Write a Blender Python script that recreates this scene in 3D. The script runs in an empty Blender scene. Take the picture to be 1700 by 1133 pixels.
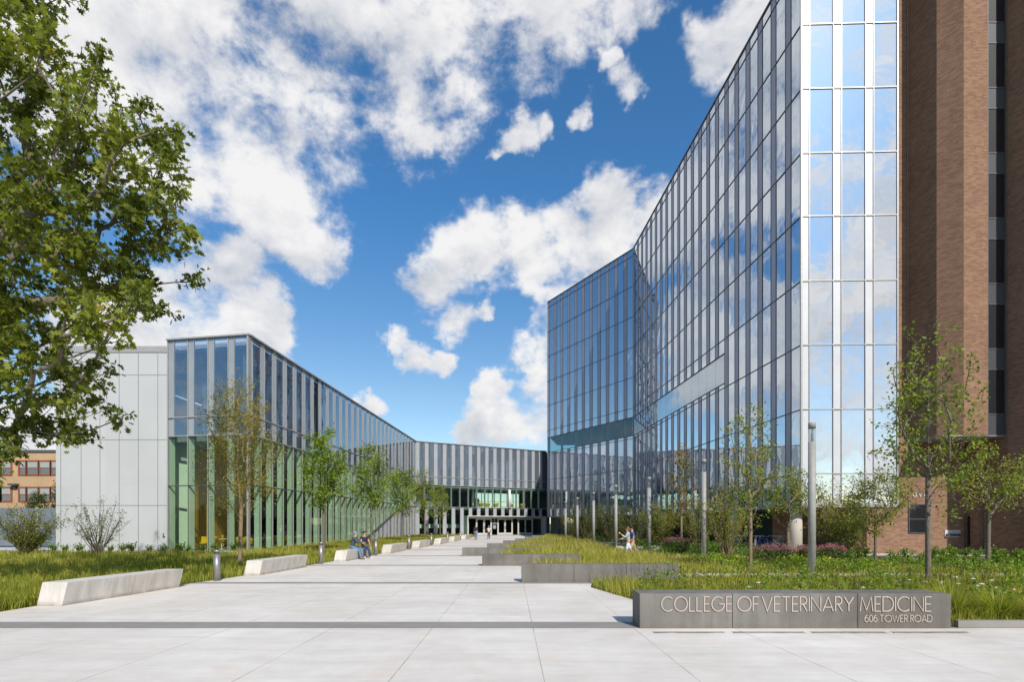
import bpy, bmesh, math, random
import numpy as np
from mathutils import Vector, Matrix
R = math.radians
scene = bpy.context.scene
COL = scene.collection

# ------------------------------------------------------------------ camera
EYE = 1.85                      # eye height above the plaza
FPX = 940.0                     # focal length for a 1700 wide frame
cam_data = bpy.data.cameras.new('camera')
cam = bpy.data.objects.new('camera', cam_data); COL.objects.link(cam)
cam.location = (0, 0, EYE); cam.rotation_euler = (R(90), 0, 0)
cam_data.sensor_width = 36.0
cam_data.lens = FPX / 1700 * 36.0
cam_data.shift_y = (870 - 566.5) / 1700
cam_data.clip_end = 20000
scene.camera = cam

# ------------------------------------------------------------------ sun, sky, exposure
SUN_EL, SUN_AZ = R(39), R(20)   # azimuth: degrees to the right of straight behind the camera
sun_dir = Vector((math.sin(SUN_AZ) * math.cos(SUN_EL), -math.cos(SUN_AZ) * math.cos(SUN_EL), math.sin(SUN_EL)))
sd = bpy.data.lights.new('sun', 'SUN'); sd.energy = 4.5; sd.angle = R(0.5); sd.color = (1.0, 0.955, 0.89)
sun = bpy.data.objects.new('sun', sd); COL.objects.link(sun)
sun.rotation_euler = (-sun_dir).to_track_quat('-Z', 'Y').to_euler(); sun.location = (20, -30, 40)
scene.view_settings.view_transform = 'Standard'; scene.view_settings.look = 'None'
scene.view_settings.gamma = 1.0; scene.view_settings.exposure = 0.08
try:
    scene.cycles.max_bounces = 10; scene.cycles.transparent_max_bounces = 16
    scene.cycles.glossy_bounces = 4; scene.cycles.diffuse_bounces = 3
    scene.cycles.caustics_reflective = False; scene.cycles.caustics_refractive = False
    scene.cycles.sample_clamp_indirect = 4.0
    scene.cycles.use_denoising = True
except Exception: pass

world = bpy.data.worlds.new('World'); scene.world = world; world.use_nodes = True
nt = world.node_tree; nt.nodes.clear()
def N(t, **kw):
    n = nt.nodes.new(t)
    for k, v in kw.items(): setattr(n, k, v)
    return n
def wmath(op, a, b=None, c=None, clamp=False):
    n = N('ShaderNodeMath', operation=op); n.use_clamp = clamp
    for i, v in enumerate((a, b, c)):
        if v is None: continue
        if isinstance(v, (int, float)): n.inputs[i].default_value = v
        else: nt.links.new(v, n.inputs[i])
    return n.outputs[0]
sky = N('ShaderNodeTexSky', sky_type='NISHITA'); sky.sun_disc = False
sky.sun_elevation = SUN_EL; sky.sun_rotation = math.pi - SUN_AZ
sky.altitude = 200; sky.air_density = 1.0; sky.dust_density = 0.3; sky.ozone_density = 1.6
tc = N('ShaderNodeTexCoord'); DIR = tc.outputs['Generated']
sep = N('ShaderNodeSeparateXYZ'); nt.links.new(DIR, sep.inputs[0])
DX, DY, DZ = sep.outputs
# cumulus banks: bearings of their puffs (degrees right of +Y, degrees up) and angular radius
def brg(px, py): return ((px - 850) / FPX, 1.0, (870 - py) / FPX)
BANKS = [(90,40,190),(250,80,190),(400,130,190),(330,235,110),(425,270,120),(490,340,80),(545,400,44),(250,200,120),
 (560,40,160),(690,50,105),(640,160,52),(700,190,36),(790,0,105),(920,-5,84),(1010,-25,70),
 (735,475,46),(795,425,66),(870,405,70),(950,400,78),(1020,375,66),(1035,315,44),(900,465,46),(980,450,70),(1075,380,70),(925,500,40),
 (345,505,70,.6),(415,525,55,.6),(270,550,74,.6),(438,545,38,.6),(305,480,42,.5),(190,590,80,.5),(380,570,75,.6),(60,715,70),(120,690,50),
 (825,700,66),(780,722,34),(885,690,56),(885,600,50),(812,632,30),(905,640,40),(795,650,22),(930,560,50),
 (690,583,34),(668,562,26),(735,585,28),(765,528,34),(800,522,20),(875,200,30),(912,190,22),(845,225,16),(1055,118,26),(1018,98,16),
 (1180,48,46),(1240,28,50),(1280,60,60),(620,676,26),(985,165,22),
 (330,668,52),(425,652,44)]
best = None
# the bearings are stirred a little so that no puff keeps a round outline
wn_ = N('ShaderNodeTexNoise'); nt.links.new(DIR, wn_.inputs['Vector']); wn_.inputs['Scale'].default_value = 6.0; wn_.inputs['Detail'].default_value = 5; wn_.inputs['Roughness'].default_value = 0.62
wc = N('ShaderNodeVectorMath', operation='MULTIPLY_ADD'); nt.links.new(wn_.outputs['Color'], wc.inputs[0]); wc.inputs[1].default_value = (.17, .17, .17); wc.inputs[2].default_value = (-.085, -.085, -.085)
wa = N('ShaderNodeVectorMath', operation='ADD'); nt.links.new(DIR, wa.inputs[0]); nt.links.new(wc.outputs[0], wa.inputs[1])
wv = N('ShaderNodeVectorMath', operation='NORMALIZE'); nt.links.new(wa.outputs[0], wv.inputs[0]); STIR = wv.outputs[0]
for px, py, r, *bo in BANKS:
    v = Vector(brg(px, py)); ln = v.length; v.normalize()
    ang = math.atan(r / FPX / ln * 1.0 / max(0.55, 1 / ln))
    d = N('ShaderNodeVectorMath', operation='DOT_PRODUCT'); nt.links.new(STIR, d.inputs[0]); d.inputs[1].default_value = v
    w = wmath('MULTIPLY_ADD', d.outputs['Value'], 1 / (1 - math.cos(ang)), 1 - 1 / (1 - math.cos(ang)) + (bo[0] if bo else 0))
    best = w if best is None else wmath('SMOOTH_MAX', best, w, 0.35)
best = wmath('MAXIMUM', wmath('MINIMUM', best, 1.15), -1.15)
# clouds over the rest of the sky (behind the viewer), more of them towards the right
side = wmath('MULTIPLY_ADD', DX, 1.0, 0.26)
side = wmath('MINIMUM', side, 0.5)
back = wmath('MULTIPLY_ADD', DY, -4.0, -1.0)        # DY<-0.25 : full
back = wmath('MINIMUM', back, 0.0)
backv = wmath('ADD', side, wmath('MINIMUM', back, 0.0))
lowpuff = wmath('MULTIPLY_ADD', DZ, -3.2, 0.70)      # a bank near the horizon at the back left
lowpuff = wmath('MINIMUM', lowpuff, 0.25)
lowpuff = wmath('ADD', lowpuff, back)
farleft = wmath('ADD', wmath('MULTIPLY_ADD', DX, -2.0, -1.7), wmath('MULTIPLY_ADD', DZ, -3.0, 0.30))
field = wmath('MAXIMUM', best, wmath('MAXIMUM', wmath('MAXIMUM', backv, lowpuff), wmath('MAXIMUM', farleft, -0.9)))
def cnoise(off, scale, detail, rough, dist):
    m = N('ShaderNodeMapping'); nt.links.new(DIR, m.inputs[0]); m.inputs['Location'].default_value = off
    m.inputs['Scale'].default_value = (1, 1, 1.35)
    n = N('ShaderNodeTexNoise'); nt.links.new(m.outputs[0], n.inputs['Vector'])
    n.inputs['Scale'].default_value = scale; n.inputs['Detail'].default_value = detail
    n.inputs['Roughness'].default_value = rough; n.inputs['Distortion'].default_value = dist
    return n.outputs['Fac']
n1 = cnoise((0, 0, 0), 7.5, 8, 0.6, 0.15)
n2 = cnoise((0.018, -0.012, 0.05), 7.5, 5, 0.6, 0.15)
n3 = cnoise((3, 1, 2), 2.6, 4, 0.55, 0.0)
n4 = cnoise((5, 2, 7), 22.0, 6, 0.62, 0.2)
dens = wmath('ADD', field, wmath('MULTIPLY_ADD', n1, 3.9, -1.93))
dens = wmath('ADD', dens, wmath('MULTIPLY_ADD', n4, 1.7, -0.85))
alpha = wmath('MULTIPLY', wmath('ADD', dens, 0.10), 0.80, clamp=True)
mr = N('ShaderNodeMapRange', interpolation_type='SMOOTHERSTEP'); nt.links.new(alpha, mr.inputs[0])
mr.inputs['To Max'].default_value = 0.985; ALPHA = mr.outputs[0]
relief = wmath('MULTIPLY', wmath('SUBTRACT', n1, n2), 1.25)
thick = wmath('MULTIPLY', wmath('MINIMUM', wmath('MAXIMUM', dens, 0), 2.2), -0.055)
lit = wmath('ADD', wmath('ADD', wmath('ADD', relief, 0.86), thick), wmath('MULTIPLY_ADD', n3, 0.55, -0.26), clamp=True)
cr = N('ShaderNodeValToRGB'); nt.links.new(lit, cr.inputs[0])
cr.color_ramp.elements[0].position = 0.30; cr.color_ramp.elements[0].color = (0.40, 0.44, 0.53, 1)
cr.color_ramp.elements[1].position = 0.97; cr.color_ramp.elements[1].color = (0.97, 0.96, 0.96, 1)
e = cr.color_ramp.elements.new(0.68); e.color = (0.70, 0.72, 0.77, 1)
SKY_K = 0.115
up = N('ShaderNodeVectorMath', operation='SCALE'); nt.links.new(cr.outputs[0], up.inputs[0]); up.inputs['Scale'].default_value = 0.90 / SKY_K
# deepen the clear blue the way a polarised sky looks
hs = N('ShaderNodeHueSaturation'); nt.links.new(sky.outputs[0], hs.inputs['Color'])
hs.inputs['Hue'].default_value = 0.498; hs.inputs['Saturation'].default_value = 1.14; hs.inputs['Value'].default_value = 1.27
band = N('ShaderNodeMix', data_type='RGBA'); band.inputs[6].default_value = (0.54, 0.88, 1.05, 1); band.inputs[7].default_value = (1.02, 0.88, 0.78, 1)
nt.links.new(wmath('MINIMUM', wmath('MULTIPLY_ADD', DZ, -2.6, 1.25, clamp=True), 0.68), band.inputs[0])
hz = N('ShaderNodeMix', data_type='RGBA', blend_type='MULTIPLY'); hz.inputs[0].default_value = 1.0; nt.links.new(hs.outputs[0], hz.inputs[6]); nt.links.new(band.outputs[2], hz.inputs[7])
mix = N('ShaderNodeMix', data_type='RGBA')
nt.links.new(ALPHA, mix.inputs['Factor']); nt.links.new(hz.outputs[2], mix.inputs[6]); nt.links.new(up.outputs[0], mix.inputs[7])
bg = N('ShaderNodeBackground'); nt.links.new(mix.outputs[2], bg.inputs[0]); bg.inputs[1].default_value = SKY_K
wo = N('ShaderNodeOutputWorld'); nt.links.new(bg.outputs[0], wo.inputs[0])
try: world.cycles.sampling_method = 'MANUAL'; world.cycles.sample_map_resolution = 512
except Exception: pass

# ------------------------------------------------------------------ helpers
def gnd(px, py):                # where a point seen at this pixel of the survey photo stands on the level ground
    Y = FPX * EYE / (py - 870.0)
    return ((px - 850) * Y / FPX, Y)
def xat(px, Y): return (px - 850) * Y / FPX
def zat(py, Y): return EYE + (870 - py) * Y / FPX

class MB:
    """collects faces, builds ONE mesh object"""
    def __init__(s): s.v = []; s.f = []; s.uv = None; s.mi = []
    def add(s, vs, fs, mi=0):
        b = len(s.v); s.v.extend([tuple(p) for p in vs])
        s.f.extend([tuple(i + b for i in f) for f in fs]); s.mi.extend([mi] * len(fs))
    def box(s, x0, x1, y0, y1, z0, z1, mi=0):
        s.prism([(x0, y0), (x1, y0), (x1, y1), (x0, y1)], z0, z1, mi)
    def prism(s, poly, z0, z1, mi=0, shear=(0, 0)):
        n = len(poly)
        vs = [(x, y, z0) for x, y in poly] + [(x + shear[0], y + shear[1], z1) for x, y in poly]
        fs = [tuple(range(n - 1, -1, -1)), tuple(range(n, 2 * n))] + [(i, (i + 1) % n, n + (i + 1) % n, n + i) for i in range(n)]
        s.add(vs, fs, mi)
    def fpoly(s, F, pts, o0, o1, mi=0):      # polygon on a facade (s, z), from offset o0 to o1 (outwards)
        n = len(pts)
        vs = [F.at(a, z, o1) for a, z in pts] + [F.at(a, z, o0) for a, z in pts]
        fs = [tuple(range(n)), tuple(range(2 * n - 1, n - 1, -1))] + [(i, n + i, n + (i + 1) % n, (i + 1) % n) for i in range(n)]
        s.add(vs, fs, mi)
    def fbox(s, F, s0, s1, z0, z1, o0, o1, mi=0): s.fpoly(F, [(s0, z0), (s1, z0), (s1, z1), (s0, z1)], o0, o1, mi)
    def tube(s, p0, p1, r0, r1=None, n=8, mi=0, caps=True):
        r1 = r0 if r1 is None else r1
        p0, p1 = Vector(p0), Vector(p1); d = p1 - p0
        if d.length < 1e-6: return
        d.normalize(); a = d.orthogonal().normalized(); b = d.cross(a)
        vs = []
        for p, r in ((p0, r0), (p1, r1)):
            for i in range(n):
                t = 2 * math.pi * i / n; vs.append(p + (a * math.cos(t) + b * math.sin(t)) * r)
        fs = [(i, (i + 1) % n, n + (i + 1) % n, n + i) for i in range(n)]
        if caps: fs += [tuple(range(n - 1, -1, -1)), tuple(range(n, 2 * n))]
        s.add(vs, fs, mi)
    def lathe(s, c, prof, n=20, mi=0):       # prof: (r, z) from bottom to top
        vs = [(c[0] + r * math.cos(2 * math.pi * i / n), c[1] + r * math.sin(2 * math.pi * i / n), c[2] + z) for r, z in prof for i in range(n)]
        m = len(prof)
        fs = [(k * n + i, k * n + (i + 1) % n, (k + 1) * n + (i + 1) % n, (k + 1) * n + i) for k in range(m - 1) for i in range(n)]
        fs += [tuple(range(n - 1, -1, -1)), tuple(range((m - 1) * n, m * n))]
        s.add(vs, fs, mi)
    def ball(s, c, r, n=8, m=6, mi=0, rot=None):
        rx, ry, rz = (r, r, r) if isinstance(r, (int, float)) else r
        vs = []; fs = []
        for k in range(m + 1):
            ph = math.pi * k / m - math.pi / 2
            for i in range(n):
                t = 2 * math.pi * i / n
                p = Vector((rx * math.cos(ph) * math.cos(t), ry * math.cos(ph) * math.sin(t), rz * math.sin(ph)))
                if rot is not None: p = rot @ p
                vs.append(Vector(c) + p)
        for k in range(m):
            for i in range(n): fs.append((k * n + i, k * n + (i + 1) % n, (k + 1) * n + (i + 1) % n, (k + 1) * n + i))
        s.add(vs, fs, mi)
    def build(s, name, mat, parent=None, smooth=False, bevel=0, uvwall=False):
        me = bpy.data.meshes.new(name); me.from_pydata(s.v, [], s.f); me.update()
        mats = mat if isinstance(mat, (list, tuple)) else [mat]
        for m in mats: me.materials.append(m)
        if len(mats) > 1: me.polygons.foreach_set('material_index', s.mi)
        o = bpy.data.objects.new(name, me); COL.objects.link(o)
        if parent is not None: o.parent = parent
        if smooth: me.polygons.foreach_set('use_smooth', [True] * len(me.polygons))
        if uvwall:                            # metres along the wall, metres up
            uv = me.uv_layers.new(name='wall')
            for p in me.polygons:
                nrm = p.normal
                if abs(nrm.z) > 0.7: t = Vector((1, 0, 0)); w = Vector((0, 1, 0))
                else: t = Vector((-nrm.y, nrm.x, 0)).normalized(); w = Vector((0, 0, 1))
                for li in p.loop_indices:
                    co = me.vertices[me.loops[li].vertex_index].co
                    uv.data[li].uv = (co.dot(t), co.dot(w))
        if bevel:
            md = o.modifiers.new('edge', 'BEVEL'); md.width = bevel; md.segments = 2; md.limit_method = 'ANGLE'
        return o
class Face:
    """a vertical facade from P to Q, left to right as seen from outside"""
    def __init__(s, P, Q):
        s.P = Vector(P); s.Q = Vector(Q); d = s.Q - s.P; s.L = d.length; s.d = d / s.L; s.n = Vector((s.d.y, -s.d.x))
    def at(s, a, z, o=0.0):
        p = s.P + s.d * a + s.n * o; return (p.x, p.y, z)
def tag(o, label=None, cat=None, group=None, kind=None):
    if label: o['label'] = label
    if cat: o['category'] = cat
    if group: o['group'] = group
    if kind: o['kind'] = kind
    return o
def thing(name, label, cat, loc=(0, 0, 0), rz=0, group=None):
    o = bpy.data.objects.new(name, None); COL.objects.link(o); o.location = loc; o.rotation_euler = (0, 0, rz)
    o.empty_display_size = 0.2
    return tag(o, label, cat, group)
def copy_tree(o, parent=None):
    c = o.copy(); COL.objects.link(c)
    if parent is not None: c.parent = parent
    for ch in [x for x in o.children]: copy_tree(ch, c)
    return c
def np_mesh(name, V, sizes, idx, mat, parent=None, attr=None, smooth=False):
    me = bpy.data.meshes.new(name)
    me.vertices.add(len(V)); me.vertices.foreach_set('co', np.asarray(V, np.float32).ravel())
    me.loops.add(len(idx)); me.loops.foreach_set('vertex_index', np.asarray(idx, np.int32))
    sizes = np.asarray(sizes, np.int32); me.polygons.add(len(sizes))
    st = np.zeros(len(sizes), np.int32); st[1:] = np.cumsum(sizes)[:-1]
    me.polygons.foreach_set('loop_start', st); me.polygons.foreach_set('loop_total', sizes)
    if smooth: me.polygons.foreach_set('use_smooth', np.ones(len(sizes), bool))
    me.update(calc_edges=True)
    if attr is not None:
        a = me.attributes.new('tint', 'FLOAT', 'POINT'); a.data.foreach_set('value', np.asarray(attr, np.float32))
    for m in (mat if isinstance(mat, (list, tuple)) else [mat]): me.materials.append(m)
    o = bpy.data.objects.new(name, me); COL.objects.link(o)
    if parent is not None: o.parent = parent
    return o
# ------------------------------------------------------------------ materials
class NT:
    def __init__(s, name):
        s.m = bpy.data.materials.new(name); s.m.use_nodes = True; s.t = s.m.node_tree; s.t.nodes.clear()
        s.out = s.n('ShaderNodeOutputMaterial')
    def n(s, t, **kw):
        x = s.t.nodes.new(t)
        for k, v in kw.items(): setattr(x, k, v)
        return x
    def l(s, a, b): s.t.links.new(a, b)
    def set(s, node, **kw):
        for k, v in kw.items():
            i = node.inputs[k.replace('_', ' ')]
            if hasattr(v, 'is_linked') or isinstance(v, bpy.types.NodeSocket): s.l(v, i)
            else: i.default_value = v
        return node
    def noise(s, vec, scale, detail=4, rough=0.55, dist=0.0):
        x = s.n('ShaderNodeTexNoise'); s.l(vec, x.inputs['Vector'])
        x.inputs['Scale'].default_value = scale; x.inputs['Detail'].default_value = detail
        x.inputs['Roughness'].default_value = rough; x.inputs['Distortion'].default_value = dist
        return x.outputs['Fac']
    def ramp(s, fac, stops):
        x = s.n('ShaderNodeValToRGB'); s.l(fac, x.inputs[0]); el = x.color_ramp.elements
        while len(el) < len(stops): el.new(0.5)
        for e, (p, c) in zip(el, stops): e.position = p; e.color = (*c, 1)
        return x.outputs[0]
    def mixc(s, fac, a, b, mode='MIX'):
        x = s.n('ShaderNodeMix', data_type='RGBA', blend_type=mode)
        for i, v in ((0, fac), (6, a), (7, b)):
            if isinstance(v, bpy.types.NodeSocket): s.l(v, x.inputs[i])
            else: x.inputs[i].default_value = v if isinstance(v, (int, float)) else (*v, 1)
        return x.outputs[2]
    def math(s, op, a, b=None, c=None, clamp=False):
        x = s.n('ShaderNodeMath', operation=op); x.use_clamp = clamp
        for i, v in enumerate((a, b, c)):
            if v is None: continue
            if isinstance(v, bpy.types.NodeSocket): s.l(v, x.inputs[i])
            else: x.inputs[i].default_value = v
        return x.outputs[0]
    def bump(s, h, strength=0.2, dist=0.02):
        x = s.n('ShaderNodeBump'); s.l(h, x.inputs['Height']); x.inputs['Strength'].default_value = strength; x.inputs['Distance'].default_value = dist
        return x.outputs[0]
    def obj(s): return s.n('ShaderNodeTexCoord').outputs['Object']
    def pos(s): return s.n('ShaderNodeNewGeometry').outputs['Position']
    def done(s, shader): s.l(shader, s.out.inputs[0]); return s.m
    def pbr(s, color, rough=0.6, metal=0.0, normal=None, spec=0.4):
        b = s.n('ShaderNodeBsdfPrincipled')
        for k, v in (('Base Color', color), ('Roughness', rough), ('Metallic', metal), ('Specular IOR Level', spec)):
            if isinstance(v, bpy.types.NodeSocket): s.l(v, b.inputs[k])
            else: b.inputs[k].default_value = v if not isinstance(v, tuple) else (*v, 1)
        if normal is not None: s.l(normal, b.inputs['Normal'])
        return b.outputs[0]
M = {}
def plain(key, c, rough=0.55, metal=0.0, var=0.10, scale=6.0, spec=0.4):
    t = NT(key); p = t.pos(); f = t.noise(p, scale, 4)
    col = t.ramp(f, [(0.3, tuple(x * (1 - var) for x in c)), (0.7, tuple(min(1, x * (1 + var)) for x in c))])
    M[key] = t.done(t.pbr(col, rough, metal, spec=spec)); return M[key]
plain('metal_trim', (0.40, 0.385, 0.365), 0.42, 0.35)
plain('dark_trim', (0.10, 0.10, 0.105), 0.45, 0.3)
plain('pale_trim', (0.62, 0.60, 0.55), 0.45, 0.15)
plain('bollard_metal', (0.30, 0.285, 0.265), 0.42, 0.55)
plain('pole_paint', (0.30, 0.29, 0.265), 0.55, 0.0)
plain('white_paint', (0.70, 0.72, 0.68), 0.55)
plain('fin_white', (0.60, 0.68, 0.60), 0.6, var=0.04)
plain('dark_inside', (0.035, 0.037, 0.04), 0.7)
plain('mid_inside', (0.13, 0.15, 0.14), 0.7)
plain('ceiling_inside', (0.30, 0.33, 0.31), 0.8)
plain('floor_inside', (0.30, 0.30, 0.26), 0.4)
plain('yellow_fabric', (0.62, 0.36, 0.012), 0.75, var=0.06)
plain('black_rubber', (0.02, 0.02, 0.022), 0.6)
plain('chrome', (0.5, 0.5, 0.52), 0.3, 0.9)
plain('soil', (0.085, 0.058, 0.04), 0.95, var=0.35, scale=9)
plain('skin', (0.50, 0.27, 0.17), 0.55, var=0.05)
plain('skin_tan', (0.46, 0.24, 0.14), 0.55, var=0.05)
plain('roof_mat', (0.30, 0.30, 0.30), 0.8)
plain('letter_face', (0.47, 0.39, 0.33), 0.5, var=0.04)
plain('seal_white', (0.6, 0.62, 0.58), 0.6)

def concrete(key, c, joints=False, stain=0.14, warm=(1.03, 1.0, 0.96), dirt=False):
    t = NT(key); p = t.pos()
    big = t.noise(p, 0.35, 5, 0.6, 0.4); mid = t.noise(p, 2.2, 5, 0.65); fine = t.noise(p, 60, 3, 0.6)
    mp = t.n('ShaderNodeMapping'); t.l(p, mp.inputs[0]); mp.inputs['Scale'].default_value = (0.45, 2.8, 1)
    streak = t.noise(mp.outputs[0], 1.1, 5, 0.62, 0.6)
    col = t.ramp(big, [(0.3, tuple(x * (1 - stain) * w for x, w in zip(c, warm))), (0.7, tuple(min(1, x * (1 + stain * 0.55)) for x in c))])
    col = t.mixc(0.5, col, t.ramp(mid, [(0.25, (0.80, 0.80, 0.80)), (0.7, (1.06, 1.06, 1.06))]), 'MULTIPLY')
    col = t.mixc(0.55, col, t.ramp(streak, [(0.3, (0.86, 0.85, 0.83)), (0.62, (1.05, 1.05, 1.05))]), 'MULTIPLY')
    col = t.mixc(0.35, col, t.ramp(fine, [(0.3, (0.82, 0.82, 0.82)), (0.7, (1.08, 1.08, 1.08))]), 'MULTIPLY')
    if dirt:        # splash line along the foot, faint drip marks
        sz = t.n('ShaderNodeSeparateXYZ'); t.l(p, sz.inputs[0])
        foot = t.math('MULTIPLY', t.math('MULTIPLY_ADD', sz.outputs[2], -9.0, 1.0, clamp=True), t.ramp(t.noise(p, 3.5, 4), [(0.3, (0.1, 0.1, 0.1)), (0.7, (0.8, 0.8, 0.8))]))
        col = t.mixc(foot, col, (0.16, 0.13, 0.10))
        md = t.n('ShaderNodeMapping'); t.l(p, md.inputs[0]); md.inputs['Scale'].default_value = (3.0, 3.0, 0.35)
        col = t.mixc(0.8, col, t.ramp(t.noise(md.outputs[0], 1.6, 5, 0.65), [(0.34, (0.78, 0.77, 0.75)), (0.6, (1.05, 1.05, 1.05))]), 'MULTIPLY')
    else:           # tan water stains
        col = t.mixc(t.math('MULTIPLY', t.ramp(t.noise(p, 0.55, 6, 0.7, 1.2), [(0.54, (0, 0, 0)), (0.70, (1, 1, 1))]), 0.42), col, tuple(x * y for x, y in zip(c, (0.92, 0.80, 0.66))))
    if joints:
        sx = t.n('ShaderNodeSeparateXYZ'); t.l(p, sx.inputs[0])
        wob = t.math('MULTIPLY', sx.outputs[0], sx.outputs[1]); 
        u = t.math('ADD', sx.outputs[0], t.math('MULTIPLY', wob, 0.008))
        u = t.math('ADD', u, -0.40)
        a = t.math('ABSOLUTE', t.math('SUBTRACT', t.math('FRACT', t.math('DIVIDE', u, 1.92)), 0.5))
        la = t.math('GREATER_THAN', a, 0.5 - 0.0034)
        v = t.math('ADD', sx.outputs[1], -0.62)
        b = t.math('ABSOLUTE', t.math('SUBTRACT', t.math('FRACT', t.math('DIVIDE', v, 3.72)), 0.5))
        lb = t.math('MULTIPLY', t.math('GREATER_THAN', b, 0.5 - 0.0016), 0.35)
        line = t.math('MULTIPLY', t.math('MAXIMUM', la, lb), t.ramp(t.noise(p, 1.3, 2), [(0.35, (0.35, 0.35, 0.35)), (0.65, (0.95, 0.95, 0.95))]))
        col = t.mixc(line, col, (0.27, 0.22, 0.18))
        # each slab was poured apart: a slight tone of its own
        cell = t.n('ShaderNodeTexWhiteNoise', noise_dimensions='2D'); cb = t.n('ShaderNodeCombineXYZ')
        t.l(t.math('FLOOR', t.math('ADD', t.math('DIVIDE', u, 1.92), 0.0)), cb.inputs[0]); t.l(t.math('FLOOR', t.math('DIVIDE', v, 3.72)), cb.inputs[1])
        t.l(cb.outputs[0], cell.inputs['Vector'])
        col = t.mixc(0.4, col, t.ramp(cell.outputs['Value'], [(0, (0.955, 0.95, 0.94)), (1, (1.03, 1.03, 1.03))]), 'MULTIPLY')
    M[key] = t.done(t.pbr(col, 0.75, 0, t.bump(t.math('ADD', fine, t.math('MULTIPLY', mid, 0.6)), 0.12, 0.01), 0.25)); return M[key]
concrete('plaza_concrete', (0.70, 0.655, 0.598), True)
concrete('strip_concrete', (0.29, 0.275, 0.255))
concrete('bench_concrete', (0.63, 0.595, 0.555), stain=0.10, dirt=True)
concrete('dark_concrete', (0.192, 0.18, 0.163), stain=0.30, dirt=True)
concrete('path_concrete', (0.60, 0.58, 0.55))
concrete('column_concrete', (0.50, 0.45, 0.38), stain=0.08)

def brick(key, c1, c2, mortar, bw=0.30, rh=0.085, ms=0.012):
    t = NT(key); uv = t.n('ShaderNodeUVMap', uv_map='wall').outputs[0]
    b = t.n('ShaderNodeTexBrick'); t.l(uv, b.inputs['Vector'])
    b.inputs['Scale'].default_value = 1.0; b.inputs['Brick Width'].default_value = bw; b.inputs['Row Height'].default_value = rh
    b.inputs['Mortar Size'].default_value = ms; b.inputs['Mortar Smooth'].default_value = 0.2; b.inputs['Bias'].default_value = -0.1
    b.inputs['Color1'].default_value = (*c1, 1); b.inputs['Color2'].default_value = (*c2, 1); b.inputs['Mortar'].default_value = (*mortar, 1)
    big = t.noise(t.pos(), 0.4, 4); fine = t.noise(t.pos(), 9, 4)
    col = t.mixc(0.7, b.outputs['Color'], t.ramp(big, [(0.3, (0.86, 0.84, 0.84)), (0.7, (1.1, 1.1, 1.08))]), 'MULTIPLY')
    col = t.mixc(0.5, col, t.ramp(fine, [(0.3, (0.75, 0.73, 0.72)), (0.7, (1.15, 1.15, 1.15))]), 'MULTIPLY')
    M[key] = t.done(t.pbr(col, 0.85, 0, t.bump(b.outputs['Fac'], -0.5, 0.02), 0.2)); return M[key]
brick('brown_brick', (0.33, 0.185, 0.115), (0.20, 0.105, 0.065), (0.22, 0.15, 0.105))
brick('tan_brick', (0.48, 0.32, 0.175), (0.42, 0.28, 0.155), (0.45, 0.34, 0.22), 0.24, 0.09, 0.012)

def metal_panel():
    t = NT('metal_panel'); p = t.pos(); big = t.noise(p, 0.25, 3); 
    mp = t.n('ShaderNodeMapping'); t.l(p, mp.inputs[0]); mp.inputs['Scale'].default_value = (0.78, 1, 0.23)
    cell = t.n('ShaderNodeTexWhiteNoise', noise_dimensions='3D'); fl = t.n('ShaderNodeVectorMath', operation='FLOOR'); t.l(mp.outputs[0], fl.inputs[0]); t.l(fl.outputs[0], cell.inputs['Vector'])
    col = t.ramp(big, [(0.3, (0.51, 0.505, 0.49)), (0.7, (0.565, 0.56, 0.545))])
    col = t.mixc(0.5, col, t.ramp(cell.outputs['Value'], [(0, (0.94, 0.94, 0.94)), (1, (1.04, 1.04, 1.04))]), 'MULTIPLY')
    M['metal_panel'] = t.done(t.pbr(col, 0.42, 0.2, t.bump(t.noise(p, 0.8, 2), 0.03, 0.05), 0.5))
metal_panel()
def spandrel(key, c, rough=0.22, metal=0.3, spec=0.5):
    t = NT(key); p = t.pos(); f = t.noise(p, 0.7, 3)
    col = t.ramp(f, [(0.3, tuple(x * 0.94 for x in c)), (0.7, tuple(x * 1.05 for x in c))])
    M[key] = t.done(t.pbr(col, rough, metal, None, spec))
spandrel('spandrel_tower', (0.40, 0.36, 0.41), 0.40, 0.12)
spandrel('spandrel_front', (0.55, 0.55, 0.56), 0.35, 0.05)
spandrel('spandrel_wing', (0.52, 0.53, 0.55), 0.35, 0.25)
spandrel('spandrel_link', (0.40, 0.42, 0.45), 0.4, 0.15)
spandrel('dark_spandrel', (0.075, 0.08, 0.085), 0.35, 0.2)

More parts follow.
